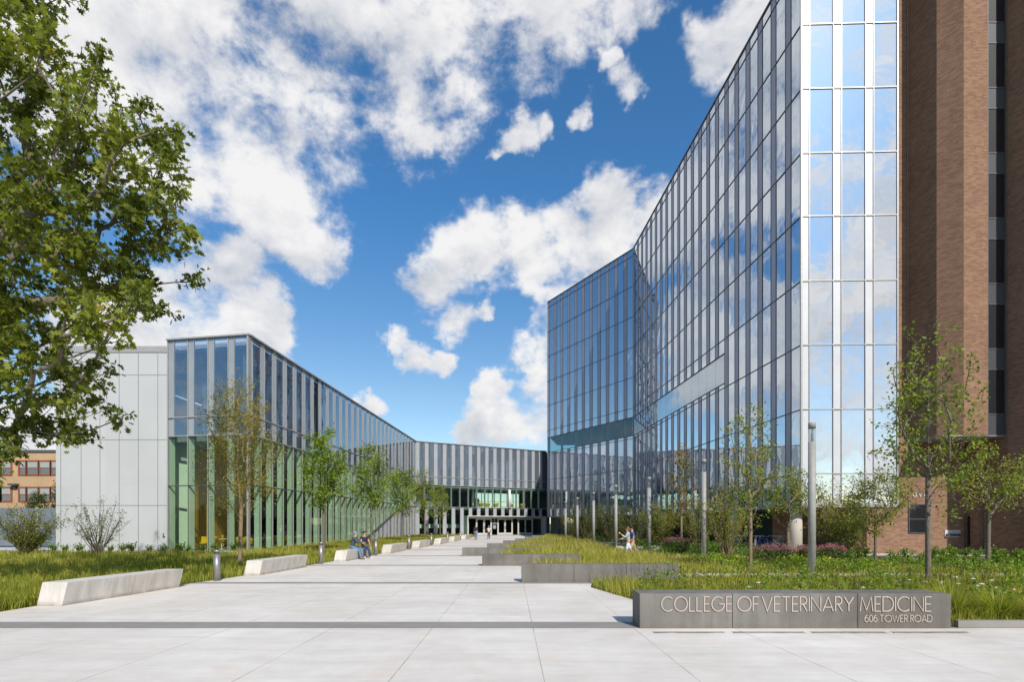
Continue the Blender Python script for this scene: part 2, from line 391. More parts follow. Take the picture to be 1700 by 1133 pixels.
def glass(key, tint, base, refl=(1, 1, 1), wave=0.004, body=None, ior=1.5):
    """thin pane: reflection by angle over a tinted see-through (or an opaque dark body)"""
    t = NT(key); p = t.pos()
    nb = t.n('ShaderNodeBump'); nb.inputs['Strength'].default_value = 1.0; nb.inputs['Distance'].default_value = wave
    t.l(t.noise(p, 0.55, 2, 0.5, 0.3), nb.inputs['Height'])
    ge = t.n('ShaderNodeNewGeometry'); dp = t.n('ShaderNodeVectorMath', operation='DOT_PRODUCT'); t.l(ge.outputs['Incoming'], dp.inputs[0]); t.l(nb.outputs[0], dp.inputs[1])
    c_ = t.math('SUBTRACT', 1.0, t.math('ABSOLUTE', dp.outputs['Value']), clamp=True)      # Schlick, the same from both sides of the pane
    fac = t.math('MULTIPLY_ADD', t.math('POWER', c_, 5.0), 1 - base, base, clamp=True)
    gl = t.n('ShaderNodeBsdfGlossy'); gl.inputs['Roughness'].default_value = 0.0; gl.inputs['Color'].default_value = (*refl, 1); t.l(nb.outputs[0], gl.inputs['Normal'])
    if body is None:
        tr = t.n('ShaderNodeBsdfTransparent'); tr.inputs[0].default_value = (*tint, 1); back = tr.outputs[0]
    else:
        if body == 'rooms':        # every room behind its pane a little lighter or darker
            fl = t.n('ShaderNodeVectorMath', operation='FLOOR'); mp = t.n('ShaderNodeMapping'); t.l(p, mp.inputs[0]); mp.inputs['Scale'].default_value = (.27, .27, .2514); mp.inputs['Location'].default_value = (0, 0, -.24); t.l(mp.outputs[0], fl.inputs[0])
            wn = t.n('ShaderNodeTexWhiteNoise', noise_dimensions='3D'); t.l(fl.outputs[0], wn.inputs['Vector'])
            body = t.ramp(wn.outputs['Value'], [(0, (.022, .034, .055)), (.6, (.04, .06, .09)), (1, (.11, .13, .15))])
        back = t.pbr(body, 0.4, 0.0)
    mx = t.n('ShaderNodeMixShader'); t.l(fac, mx.inputs[0]); t.l(back, mx.inputs[1]); t.l(gl.outputs[0], mx.inputs[2])
    M[key] = t.done(mx.outputs[0])
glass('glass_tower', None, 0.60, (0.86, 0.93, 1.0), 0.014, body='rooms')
glass('glass_front', None, 0.66, (0.97, 0.98, 1.0), 0.014, body=(0.14, 0.16, 0.18))
glass('glass_ribbon', (0.50, 0.66, 0.70), 0.10, (0.85, 0.95, 1.0), 0.006)
glass('glass_ribbon_face', None, 0.42, (0.84, 0.93, 1.0), 0.008, body=(0.02, 0.05, 0.07))
glass('glass_link', None, 0.20, (0.88, 0.94, 1.0), 0.006, body=(0.105, 0.125, 0.155))
glass('glass_upper', (0.82, 0.88, 0.93), 0.22, (0.86, 0.92, 1.0), 0.007)
glass('glass_green', (0.84, 0.90, 0.83), 0.025, (0.92, 1.0, 0.95), 0.004)
glass('glass_clear', (0.84, 0.93, 0.90), 0.03, (0.95, 1.0, 0.98), 0.004)
glass('glass_door', (0.55, 0.62, 0.58), 0.03, (0.9, 0.95, 0.92), 0.003)
glass('glass_black', None, 0.05, (0.9, 0.9, 0.95), 0.004, body=(0.006, 0.006, 0.009))
glass('glass_lamp', (0.93, 0.94, 0.94), 0.06)
glass('glass_sash', None, 0.10, (0.9, 0.95, 0.95), 0.004, body=(0.10, 0.11, 0.11))

def wood():
    t = NT('wood_slats'); p = t.pos(); sx = t.n('ShaderNodeSeparateXYZ'); t.l(p, sx.inputs[0])
    a = t.math('FRACT', t.math('DIVIDE', sx.outputs[1], 0.22)); gap = t.math('LESS_THAN', a, 0.16)
    cell = t.n('ShaderNodeTexWhiteNoise', noise_dimensions='1D'); t.l(t.math('FLOOR', t.math('DIVIDE', sx.outputs[1], 0.22)), cell.inputs['W'])
    mp = t.n('ShaderNodeMapping'); t.l(p, mp.inputs[0]); mp.inputs['Scale'].default_value = (6, 6, 0.5)
    g = t.noise(mp.outputs[0], 3, 5, 0.6, 0.8)
    col = t.ramp(g, [(0.3, (0.58, 0.27, 0.05)), (0.7, (0.80, 0.42, 0.09))])
    col = t.mixc(0.5, col, t.ramp(cell.outputs['Value'], [(0, (0.7, 0.68, 0.65)), (1, (1.15, 1.15, 1.15))]), 'MULTIPLY')
    col = t.mixc(gap, col, (0.05, 0.025, 0.01)); M['wood_slats'] = t.done(t.pbr(col, 0.5))
wood()
def corrugated():
    t = NT('corrugated'); p = t.pos(); sx = t.n('ShaderNodeSeparateXYZ'); t.l(p, sx.inputs[0])
    h = t.math('SINE', t.math('MULTIPLY', sx.outputs[2], 52))
    col = t.ramp(t.noise(p, 1.5, 3), [(0.3, (0.20, 0.225, 0.25)), (0.7, (0.26, 0.28, 0.30))])
    col = t.mixc(t.math('MULTIPLY', t.math('GREATER_THAN', h, 0.75), 0.5), col, (0.10, 0.11, 0.13))
    M['corrugated'] = t.done(t.pbr(col, 0.45, 0.4, t.bump(h, 0.6, 0.01)))
corrugated()
def leafmat(key, stops, transl=0.42, rough=0.5):
    t = NT(key); a = t.n('ShaderNodeAttribute', attribute_name='tint'); col = t.ramp(a.outputs['Fac'], stops)
    b = t.pbr(col, rough, 0, None, 0.35); tr = t.n('ShaderNodeBsdfTranslucent')
    t.l(t.mixc(1.0, col, (1.15, 1.25, 0.6), 'MULTIPLY'), tr.inputs[0])
    mx = t.n('ShaderNodeMixShader'); mx.inputs[0].default_value = transl; t.l(b, mx.inputs[1]); t.l(tr.outputs[0], mx.inputs[2])
    M[key] = t.done(mx.outputs[0])
leafmat('oak_leaf', [(0, (0.065, 0.09, 0.010)), (0.5, (0.175, 0.205, 0.022)), (0.93, (0.30, 0.32, 0.038)), (1, (0.34, 0.25, 0.035))])
leafmat('locust_leaf', [(0, (0.15, 0.16, 0.022)), (0.6, (0.31, 0.27, 0.04)), (1, (0.44, 0.32, 0.05))])
leafmat('lime_leaf', [(0, (0.11, 0.17, 0.018)), (0.6, (0.23, 0.32, 0.03)), (1, (0.36, 0.44, 0.045))])
leafmat('young_leaf', [(0, (0.11, 0.17, 0.018)), (0.6, (0.28, 0.33, 0.04)), (0.9, (0.44, 0.39, 0.05)), (1, (0.50, 0.28, 0.04))])
leafmat('olive_leaf', [(0, (0.10, 0.12, 0.018)), (0.6, (0.25, 0.26, 0.04)), (1, (0.40, 0.36, 0.07))])
leafmat('amber_leaf', [(0, (0.07, 0.09, 0.02)), (0.5, (0.20, 0.18, 0.03)), (0.8, (0.38, 0.24, 0.03)), (1, (0.42, 0.13, 0.03))])
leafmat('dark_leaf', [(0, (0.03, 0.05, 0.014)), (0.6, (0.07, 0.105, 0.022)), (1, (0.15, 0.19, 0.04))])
leafmat('bed_leaf', [(0, (0.09, 0.17, 0.02)), (0.6, (0.22, 0.32, 0.03)), (1, (0.45, 0.46, 0.035))])
leafmat('pink_flower', [(0, (0.24, 0.08, 0.10)), (0.6, (0.44, 0.17, 0.20)), (1, (0.60, 0.30, 0.31))], 0.2)
leafmat('red_flower', [(0, (0.5, 0.03, 0.03)), (1, (0.6, 0.06, 0.06))], 0.2)
leafmat('sedge', [(0, (0.15, 0.175, 0.018)), (0.35, (0.31, 0.33, 0.035)), (0.7, (0.48, 0.44, 0.075)), (1, (0.60, 0.49, 0.15))], 0.45, 0.6)
leafmat('stalk', [(0, (0.07, 0.05, 0.025)), (1, (0.16, 0.12, 0.05))], 0.1, 0.8)
leafmat('petal_white', [(0, (0.7, 0.68, 0.6)), (1, (0.8, 0.78, 0.72))], 0.2)
def bark(key, c):
    t = NT(key); p = t.pos(); mp = t.n('ShaderNodeMapping'); t.l(p, mp.inputs[0]); mp.inputs['Scale'].default_value = (1, 1, 0.25)
    f = t.noise(mp.outputs[0], 26, 5, 0.65); col = t.ramp(f, [(0.3, tuple(x * 0.55 for x in c)), (0.7, tuple(x * 1.2 for x in c))])
    M[key] = t.done(t.pbr(col, 0.9, 0, t.bump(f, 0.5, 0.02), 0.15))
bark('bark_grey', (0.19, 0.155, 0.12)); bark('bark_tan', (0.27, 0.20, 0.12)); bark('bark_dark', (0.11, 0.085, 0.065))
def lawnbase():
    t = NT('lawn_soil'); p = t.pos(); f = t.noise(p, 0.8, 5); g = t.noise(p, 14, 4)
    col = t.ramp(f, [(0.3, (0.055, 0.065, 0.018)), (0.7, (0.115, 0.12, 0.030))])
    col = t.mixc(0.6, col, t.ramp(g, [(0.3, (0.6, 0.6, 0.6)), (0.7, (1.3, 1.3, 1.2))]), 'MULTIPLY'); M['lawn_soil'] = t.done(t.pbr(col, 0.95))
lawnbase()
# ------------------------------------------------------------------ ground, plaza, strips, paths
EDGE_L = [(4, -10.9), (8, -10.85), (11.8, -10.72), (12.7, -10.68), (16.4, -10.05), (18.3, -9.75), (20.2, -9.5), (24, -9.12), (26, -8.92), (33, -8.15), (41, -7.62), (48.3, -7.1), (56, -6.6), (64, -5.9), (72, -5.4), (83.5, -5.2)]
EDGE_R = [(10.2, 3.9), (13.9, 2.9), (16.4, 2.28), (18.3, 2.6), (24, 0.85), (32, -0.75), (39.5, -0.1), (46.8, 0.9), (54, 2.0), (61, 3.0), (69, 4.0), (78, 5.2), (90, 5.6)]
def edge(tab, Y):
    return float(np.interp(Y, [a for a, _ in tab], [b for _, b in tab]))
m = MB(); m.add([(-3000, -3000, -0.03), (3000, -3000, -0.03), (3000, 3000, -0.03), (-3000, 3000, -0.03)], [(0, 1, 2, 3)])
tag(m.build('ground', M['lawn_soil']), kind='structure')
m = MB()
front = [(-10.9, -40), (45, -40), (45, 10.2), (3.9, 10.2)]
m.add([(x, y, 0) for x, y in [(-10.9, -40), (45, -40), (45, 10.2), (-10.75, 10.2)]], [(0, 1, 2, 3)])
ys = sorted(set([10.2] + [y for y, _ in EDGE_L if y > 10.2] + [y for y, _ in EDGE_R if y > 10.2 and y < 83.5]))
vs = []; fs = []
for y in ys: vs += [(edge(EDGE_L, y), y, 0), (edge(EDGE_R, y), y, 0)]
for i in range(len(ys) - 1): fs.append((2 * i, 2 * i + 1, 2 * i + 3, 2 * i + 2))
m.add(vs, fs)
m.add([(-40, -40, 0), (-10.9, -40, 0), (-10.9, 4, 0), (-40, 4, 0)], [(0, 1, 2, 3)])
m.add([(x, y, 0) for x, y in [(-5.2, 83.5), (5.6, 83.5), (5.9, 92), (-13, 84)]], [(0, 1, 2, 3)])
tag(m.build('plaza_paving', M['plaza_concrete']), kind='structure')
m = MB()
for i in range(9):
    y0 = 10.0 + 7.42 * i; d = 0.62 if i == 0 else 0.42
    x0 = edge(EDGE_L, y0) + 0.02; x1 = edge(EDGE_R, y0 + 0.3) - 0.02
    if i == 0: x1 = 40
    m.add([(x0, y0, .004), (x1, y0, .004), (x1, y0 + d, .004), (x0, y0 + d, .004)], [(0, 1, 2, 3)])
tag(m.build('paving_strips', M['strip_concrete']), kind='structure')
m = MB()
def quad(pts, z=0.004): m.add([(x, y, z) for x, y in pts], [tuple(range(len(pts)))])
quad([(3.0, 19.7), (24, 19.7), (24, 20.9), (3.0, 20.9)])
quad([(2.5, 29.0), (14.0, 30.6), (14.0, 32.4), (2.5, 31.0)])
quad([(20.0, 30.2), (22.5, 26.8), (30, 22.6), (30, 24.4), (23.5, 28.6), (21.2, 31.0)])
quad([(14.0, 33.0), (40, 31.2), (40, 60), (14, 60)], 0.002)
quad([(5, 52), (14, 52), (14, 54), (5, 54)])
tag(m.build('garden_path', M['path_concrete']), kind='structure')
m = MB()
quad([(14.5, 24.2), (22.0, 24.2), (30, 21.4), (30, 22.6), (22.5, 26.7), (19.8, 30.2), (14.5, 30.6)], 0.001)
quad([(20.8, 31.1), (23.8, 28.8), (30, 24.6), (34, 24.6), (34, 31.1)], 0.001)
tag(m.build('planting_bed', M['soil']), kind='structure')
m = MB(); quad([(-45, 36.6), (-14, 36.6), (-14, 37.4), (-45, 37.4)], 0.003); quad([(-60, 38.5), (-30.4, 38.5), (-30.4, 60), (-60, 60)], 0.002)
tag(m.build('gravel_margin', M['path_concrete']), kind='structure')

# ------------------------------------------------------------------ buildings: shared facade pieces
def seams(F, zs, s_list, s0, s1, z0, z1, w=0.02, o=0.012, mb=None):
    mb = mb or MB()
    for z in zs: mb.fbox(F, s0, s1, z - w / 2, z + w / 2, -0.01, o)
    for s in s_list: mb.fbox(F, s - w / 2, s + w / 2, z0, z1, -0.012, o + 0.003)
    return mb

# ---- library wing on the left: glass box with fins behind green glass below, pale panels and glass above
A = (-22.64, 37.27); B = (-16.84, 36.2); C = (-14.12, 82.97); D = (5.74, 94.7)
ZT, ZM, ZL, ZU = 13.94, 7.59, 4.33, 8.82
wing = thing('library_wing', 'long glass building on the left with a blank metal end wall and green lower glass', 'building', (-19, 40, 0))
wing.location = (0, 0, 0)
FA = Face(A, B); FB = Face(B, C)
W0 = (-30.25, 37.55)
FW = Face(W0, (A[0] - 0.02, 37.5))
m = MB(); m.fbox(FW, 0, FW.L, 0.08, 13.2, -0.3, 0)
m.prism([(W0[0], 37.6), (W0[0] + 0.3, 37.86), (W0[0] + 0.3, 75), (W0[0], 75)], 0.08, 13.2)
m.build('metal_wall', M['metal_panel'], wing)
sl = [xat(px, 37.5) - W0[0] for px in (100, 134, 165.5, 197.5, 229.5, 262)]
m = MB()
for z in (3.05, 7.4, 11.7): m.fbox(FW, 0.02, FW.L - 0.02, z - .02, z + .02, -0.01, 0.004)
for s in sl: m.fbox(FW, s - .018, s + .018, 0.1, 13.15, -0.012, 0.006)
m.build('panel_joints', M['bollard_metal'], wing)
m = MB(); m.fbox(FW, -0.06, FW.L, 13.2, 13.29, -0.4, 0.05); m.build('coping', M['metal_trim'], wing)
m = MB(); m.fbox(FW, 0, FW.L, -0.02, 0.08, -0.3, 0.03); m.fbox(FA, -.02, FA.L + .1, -0.02, 0.10, -0.3, 0.06); m.fbox(FB, 0.06, FB.L, -0.02, 0.10, -0.3, 0.06)
m.build('plinth', M['bench_concrete'], wing)
m = MB(); s = xat(273.5, 37.5) - W0[0]; m.fbox(FW, s - .10, s + .02, 0.97, 1.02, 0.0, 0.10); m.fbox(FW, s - .10, s - .06, 1.02, 1.20, 0.0, 0.06); m.build('hose_tap', M['dark_trim'], wing)
m = MB(); s = xat(245, 37.5) - W0[0]; m.fbox(FW, s - .12, s + .12, 0.46, 0.50, 0.0, 0.02); m.build('wall_vent', M['pale_trim'], wing)
nA, nB, nC = 4, 29, 16
pA, pB = FA.L / nA, FB.L / nB
# diagonal edge along the right face where the stripes come down to the ground
def diag(s): return 0.262 * (s - 22.9)
frA = MB(); frD = MB()
for F, n, p in ((FA, nA, pA), (FB, nB, pB)):
    for i in range(n):
        s0 = i * p; s1 = s0 + p; so = s0 + 0.30 * p
        g = MB(); g.fbox(F, s0 + .02, so - .01, ZM + .05, ZT - .06, -0.10, (-0.055 if F is FA else -.005)); g.build('opaque_panel', M['spandrel_wing'], wing)
        if F is FA:  # on the short face the panels sit behind pale glass
            g = MB(); g.fbox(F, s0 + .03, so - .02, ZM + .05, ZT - .06, -0.03, -0.015); g.build('window', M['glass_lamp'], wing)
        g = MB(); g.fbox(F, so + .01, s1 - .02, ZM + .05, ZT - .06, -0.035, -0.012); g.build('window', M['glass_upper'], wing)
        frA.fbox(F, so - .016, so + .016, ZM, ZT - .02, -0.10, 0.012)
        # tall lower pane
        zl0, zl1 = max(0, diag(s0)), max(0, diag(s1))
        if F is FA: zl0 = zl1 = 0
        g = MB(); g.fpoly(F, [(s0 + .035, 0.1 + zl0), (s1 - .035, 0.1 + zl1), (s1 - .035, ZM - .05), (s0 + .035, ZM - .05)], -0.035, -0.012)
        g.build('window', M['glass_green'], wing)
        if zl1 > 0.3:
            zs = max(zl0, 0.12)
            g = MB(); zo = max(0.12, diag(so)); g.fpoly(F, [(s0 + .03, .1), (so, .1), (so, zo), (s0 + .03, zs)], -0.12, -0.05); g.build('opaque_panel', M['spandrel_wing'], wing)
            g = MB(); g.fpoly(F, [(so + .03, .1), (s1 - .03, .1), (s1 - .03, zl1), (so + .03, zo)], -0.10, -0.06); g.build('window', M['glass_upper'], wing)
            frD.fpoly(F, [(s0, diag(s0) - .05), (s1, zl1 - .05), (s1, zl1 + .05), (s0, diag(s0) + .05)], -0.1, 0.07)
            frA.fbox(F, so - .022, so + .022, 0.1, zo, -0.14, 0.05)
        frA.fbox(F, s0 - (.022 if i else .06), s0 + .022, 0.06, ZT - .02, -0.10, 0.022)
        g = MB(); g.fbox(F, s0 + .0 - .045, s0 + .045, 0.15, ZM - .12, -(.46 if F is FB else .56), -0.12)
        if i or F is FA: g.build('fin', M['fin_white'], wing)
    frA.fbox(F, F.L - .05, F.L + .02, 0.06, ZT - .02, -0.15, 0.066)
    for z in (ZM, ZU): frA.fbox(F, 0, F.L, z - .035, z + .035, -0.12, 0.045)
    frD.fbox(F, 0, F.L, ZL - .03, ZL + .03, -0.12, 0.04)
frA.build('mullions', M['metal_trim'], wing); frD.build('dark_transoms', M['dark_trim'], wing)
m = MB(); m.fbox(FA, -.08, FA.L + .08, ZT - .04, ZT + .06, -0.5, 0.12); m.fbox(FB, .0, FB.L + .05, ZT - .042, ZT + .058, -0.5, 0.118); m.build('roof_edge', M['metal_trim'], wing)
m = MB()
m.prism([(A[0] + .3, 38.2), (B[0] - .45, 37.2), (C[0] - .5, 82.6), (-30, 82.6), (-30, 38.2)], ZT - 0.6, ZT - 0.1)
m.build('roof', M['roof_mat'], wing)
m = MB(); m.prism([(A[0] + .3, 37.9), (B[0] - .35, 36.75), (C[0] - .4, 82.6), (-29.8, 82.6), (-29.8, 37.95)], ZM - .28, ZM + .05); m.build('upper_floor', M['ceiling_inside'], wing)
m = MB(); m.prism([(A[0] + .1, 37.6), (B[0] - .1, 36.5), (C[0] - .15, 82.6), (-29.8, 82.6), (-29.8, 37.95)], -.01, 0.06); m.build('ground_floor', M['floor_inside'], wing)
m = MB(); m.box(-24.6, -24.3, 50, 82, 0.06, ZM - .28); m.box(-24.2, -16.5, 82.0, 82.3, 0.06, ZM - .28); m.box(-21.6, -21.3, 39.5, 82, ZM + .05, ZT - .6); m.box(-21.2, -17.0, 82.0, 82.3, ZM + .05, ZT - .6)
m.build('inner_wall', M['mid_inside'], wing)
m = MB(); m.box(-23.0, -22.6, 39.21, 49, 0.06, ZM - .28); m.build('wood_wall', M['wood_slats'], wing)
m = MB(); m.box(-24.2, -22.3, 38.95, 39.2, 0.06, ZM - .28); m.box(-24.2, -24.0, 38.0, 38.95, 0.06, ZM - .28); m.build('white_partition', M['fin_white'], wing)
for k in range(5):
    g = MB(); y = 52 + 3.2 * k
    for j in range(6): g.box(-24.28, -23.9, y, y + 2.6, .1 + .42 * j, .14 + .42 * j)
    g.box(-24.28, -23.9, y - .04, y, .06, 2.3); g.box(-24.28, -23.9, y + 2.6, y + 2.64, .06, 2.3); g.build('bookshelf', M['dark_inside'], wing)
# panels seen through the upper right-hand glass: pale blinds behind
m = MB()
for i in range(nB): m.fbox(FB, i * pB + .62 * pB, i * pB + .9 * pB, ZM + .1, ZT - .7, -.9, -.86)
for i in range(nA): m.fbox(FA, i * pA + .74 * pA, i * pA + .98 * pA, ZM + .1, ZT - .7, -.5, -.46)
o = m.build('blinds', M['ceiling_inside'], wing); tag(o, kind='stuff')

# ---- link building at the back with the entrance
link = thing('entrance_building', 'low striped glass building across the end of the plaza, with the entrance doors', 'building')
FC = Face(C, D)
pC = FC.L / nC; ZD = 2.97; SD = 8.52
fr = MB()
for i in range(nC):
    s0 = i * pC; s1 = s0 + pC; so = s0 + .40 * pC
    g = MB(); g.fbox(FC, s0 + .02, so - .02, ZM + .05, ZT - .06, -0.1, -0.03); g.build('opaque_panel', M['spandrel_link'], link)
    g = MB(); g.fbox(FC, so + .02, s1 - .02, ZM + .05, ZT - .06, -0.08, -0.05); g.build('window', M['glass_link'], link)
    g = MB(); g.fbox(FC, s0 + .02, s1 - .02, ZL + .03, ZM - .05, -0.08, -0.06); g.build('window', M['glass_clear'], link)
    zb = 0.1 if s0 < SD - .3 else ZD + .1
    g = MB(); g.fbox(FC, s0 + .02, so - .02, zb, ZL - .03, -0.1, -0.03); g.build('opaque_panel', M['spandrel_link'], link)
    g = MB(); g.fbox(FC, so + .02, s1 - .02, zb, ZL - .03, -0.08, -0.05); g.build('window', M['glass_door'] if zb > 1 else M['glass_clear'], link)
    for z0, z1 in ((zb, ZL), (ZM, ZT - .04)): fr.fbox(FC, so - .018, so + .018, z0, z1, -0.12, 0.015)
    fr.fbox(FC, s0 - .02, s0 + .02, zb, ZT - .04, -0.12, 0.025)
    # inner fins behind the panels of the lounge glass
    g = MB(); g.fbox(FC, s0 - .035, s0 + .035, ZL + .05, ZM - .15, -.42, -.13); g.build('fin', M['fin_white'], link)
fr.fbox(FC, 0, FC.L, ZT - .05, ZT + .07, -.4, .10)
for z in (ZL, ZM, ZU): fr.fbox(FC, 0, FC.L, z - .035, z + .035, -.13, .045)
fr.build('mullions', M['metal_trim'], link)
m = MB(); m.fbox(FC, SD - .1, FC.L, ZD - .02, ZD + .10, -1.6, 0.09); m.fbox(FC, SD - .12, SD + .02, 0, ZD - .02, -1.6, .07); m.fbox(FC, FC.L - .30, FC.L - .02, 0, ZD - .02, -1.2, .07)
m.build('door_canopy', M['pale_trim'], link)
def cprism(s0, s1, o0, o1, z0, z1, mb): mb.fbox(FC, s0, s1, z0, z1, o0, o1)
m = MB(); cprism(-2, FC.L + 8, -11, -.15, ZM - .3, ZM + .05, m); cprism(-2, FC.L + 8, -11, -.15, ZL - .3, ZL - .04, m); cprism(0, FC.L + 8, -11, -.12, -.01, .03, m); m.build('floors', M['ceiling_inside'], link)
m = MB(); cprism(-2, FC.L + 8, -11, -.3, ZT - .5, ZT - .1, m); m.build('roof', M['roof_mat'], link)
m = MB(); cprism(-2, 15.2, -11, -10.7, .03, ZT - .5, m); cprism(24.4, FC.L + 8, -11, -10.7, .03, ZT - .5, m); cprism(15.2, 24.4, -11, -10.7, .03, ZL - .3, m); cprism(15.2, 24.4, -11, -10.7, ZM + .05, ZT - .5, m)
cprism(-2, FC.L, -3.2, -3.0, ZM + .05, ZT - .5, m); cprism(-2, FC.L, -6.5, -6.3, .03, ZL - .3, m)
m.build('inner_wall', M['mid_inside'], link)
g = MB(); g.fbox(FC, 15.25, 24.35, ZL, ZM - .3, -10.9, -10.87); g.build('rear_window', M['glass_lamp'], link)
m = MB()
for k in range(8): m.fbox(FC, 15.25 + 1.3 * k - .03, 15.25 + 1.3 * k + .03, ZL, ZM - .3, -10.97, -10.8)
for z in (ZL + .55, ZL + 1.45): m.fbox(FC, 15.25, 24.35, z - .025, z + .025, -10.95, -10.82)
m.build('rear_mullions', M['metal_trim'], link)
for px in (785, 846):
    g = MB(); Y = 91; g.lathe((xat(px, Y), Y, ZL - .04), [(.20, 0), (.20, ZM - ZL - .25)], 20); g.build('column', M['white_paint'], link, True)
# curved white bulkhead seen in the lounge
def bulk(o, z0, z1, mat, name):
    pts = [(-1, 0), (5.6, 0)] + [(5.6 + 1.1 * math.sin(R(t)), 1.1 - 1.1 * math.cos(R(t))) for t in range(15, 91, 15)] + [(6.7, 4.0), (-1, 4.0)]
    vs = [FC.at(a, 0, -o - b)[:2] for a, b in pts]; g = MB(); g.prism(vs, z0, z1); g.build(name, mat, link)
bulk(2.4, 5.72, 6.45, M['white_paint'], 'bulkhead'); bulk(2.6, ZL, 5.72, M['ceiling_inside'], 'bulkhead_base')
m = MB(); m.fbox(FC, .2, 8.2, 1.15, 1.75, -2.6, -2.5); m.build('light_panel', M['white_paint'], link)
# entrance screen, set back 1.1 m
def sx(x): return SD + (x - 180) / 1385 * 14.45
OF = -1.1
def leaf_door(x0, x1, hinge):
    a, b = sx(x0), sx(x1); g = MB(); w = .13
    g.fbox(FC, a, a + w, .04, 2.62, OF - .03, OF + .03); g.fbox(FC, b - w, b, .04, 2.62, OF - .03, OF + .03)
    g.fbox(FC, a + w, b - w, 2.46, 2.62, OF - .03, OF + .03); g.fbox(FC, a + w, b - w, .04, .36, OF - .03, OF + .03)
    d = g.build('door', M['pale_trim'], link)
    g = MB(); g.fbox(FC, a + w, b - w, .36, 2.46, OF - .008, OF + .008); g.build('pane', M['glass_door'], d)
    hx = b - w * .5 if hinge < 0 else a + w * .5
    g = MB(); g.fbox(FC, hx - .02, hx + .02, .95, 1.45, OF + .03, OF + .10); g.build('handle', M['chrome'], d)
for a, b, c in ((375, 500, 1), (505, 625, -1), (745, 868, 1), (873, 998, -1), (1112, 1240, 1), (1245, 1372, -1)): leaf_door(a, b, -c)
m = MB()
for x in (184, 236, 368, 631, 738, 1004, 1104, 1378): m.fbox(FC, sx(x) - .055, sx(x) + .055, .03, ZD - .02, OF - .06, OF + .06)
m.fbox(FC, SD, FC.L - .3, 2.64, ZD - .02, OF - .055, OF + .055); m.build('door_frame', M['pale_trim'], link)
for a, b in ((190, 230), (243, 362), (637, 732), (1010, 1098), (1385, 1540)):
    g = MB(); g.fbox(FC, sx(a), sx(b), .05, 2.62, OF - .01, OF + .01); g.build('window', M['glass_door'], link)
m = MB(); m.fbox(FC, SD, FC.L, .03, ZD - .05, -6.0, -5.9); m.build('lobby_wall', M['mid_inside'], link)

# ---- glass tower on the right
E = (5.73, 91.3); Fp = (15.72, 73.5); K = (17.87, 35.0); Mq = (23.71, 34.83)
HT = 37.6
tower = thing('glass_tower', 'tall mirrored glass tower with a folded facade reflecting clouds and a white striped end', 'building')
FE = Face(E, Fp); FK = Face(Fp, K); FM = Face(K, Mq)
FLOORS = [2.97, 4.94, 8.92, 12.91, 16.87, 20.88, 24.79, 28.77, 32.75, 36.70, HT]
RIB0, RIB1 = 13.27, 15.70
m = MB(); ins = lambda F, s, o=-.25: F.at(s, 0, o)[:2]
poly = [ins(FE, 0.25), ins(FE, FE.L), ins(FK, FK.L - .25), ins(FM, FM.L), (23.71, 44), (44, 44), (44, 100), (8, 100)]
m.prism(poly, 15.7, HT - .1); m.prism(poly, 2.97, 13.27)
inner = [ins(FE, 3.0, -3.5), ins(FE, FE.L, -3.5), ins(FK, FK.L * .74, -3.5), (44, 48), (44, 100), (12, 100)]
m.prism(inner, 13.27, 15.7)
m.prism([ins(FK, FK.L * .71), ins(FK, FK.L - .25), ins(FM, FM.L), (23.71, 44), (30, 44), (26, 50)], 13.271, 15.699)
m.build('core', M['dark_inside'], tower)
m = MB(); m.prism([ins(FE, 0.25, -5), ins(FE, FE.L, -6), ins(FK, FK.L - 2.6, -5.5), (23.6, 40.5), (44, 44), (44, 100), (12, 100)], 0, 2.97); m.build('ground_storey', M['mid_inside'], tower)
# soffit over the set-back ground storey
m = MB(); m.prism([ins(FE, 0, .02), ins(FE, FE.L, .02), ins(FK, FK.L, .02), ins(FM, FM.L, .02), (23.71, 44), (44, 44), (44, 100), (8, 100)], 2.86, 2.965); m.build('soffit', M['metal_trim'], tower)
frame = MB(); thin = MB(); rest = MB(); panes = []
def bay_strip(F, s0, s1, mat, ribbon):
    g = MB()
    if ribbon: g.fbox(F, s0 + .02, s1 - .02, 2.98, RIB0 - .05, -.12, -.02); g.fbox(F, s0 + .02, s1 - .02, RIB1 + .05, HT - .08, -.12, -.02)
    else: g.fbox(F, s0 + .02, s1 - .02, 2.98, HT - .08, -.12, -.02)
    g.build('opaque_panel', mat, tower)
def panes_for(F, s0, s1, mat, ribbon, own):
    for z0, z1 in zip(FLOORS[:-1], FLOORS[1:]):
        parts = [(z0, z1)]
        if ribbon:
            if z0 == 12.91: parts = [(12.91, RIB0), (RIB1, z1)]
        for a, b in parts:
            mb = MB() if own else rest
            tl = random.Random(int(s0 * 100 + a * 7)).uniform(-.004, .004)
            o = -.028 + tl
            mb.fpoly(F, [(s0 + .02, a + .03), (s1 - .02, a + .03), (s1 - .02, b - .03), (s0 + .02, b - .03)], o - .02, o)
            if own: mb.build('window', mat, tower)
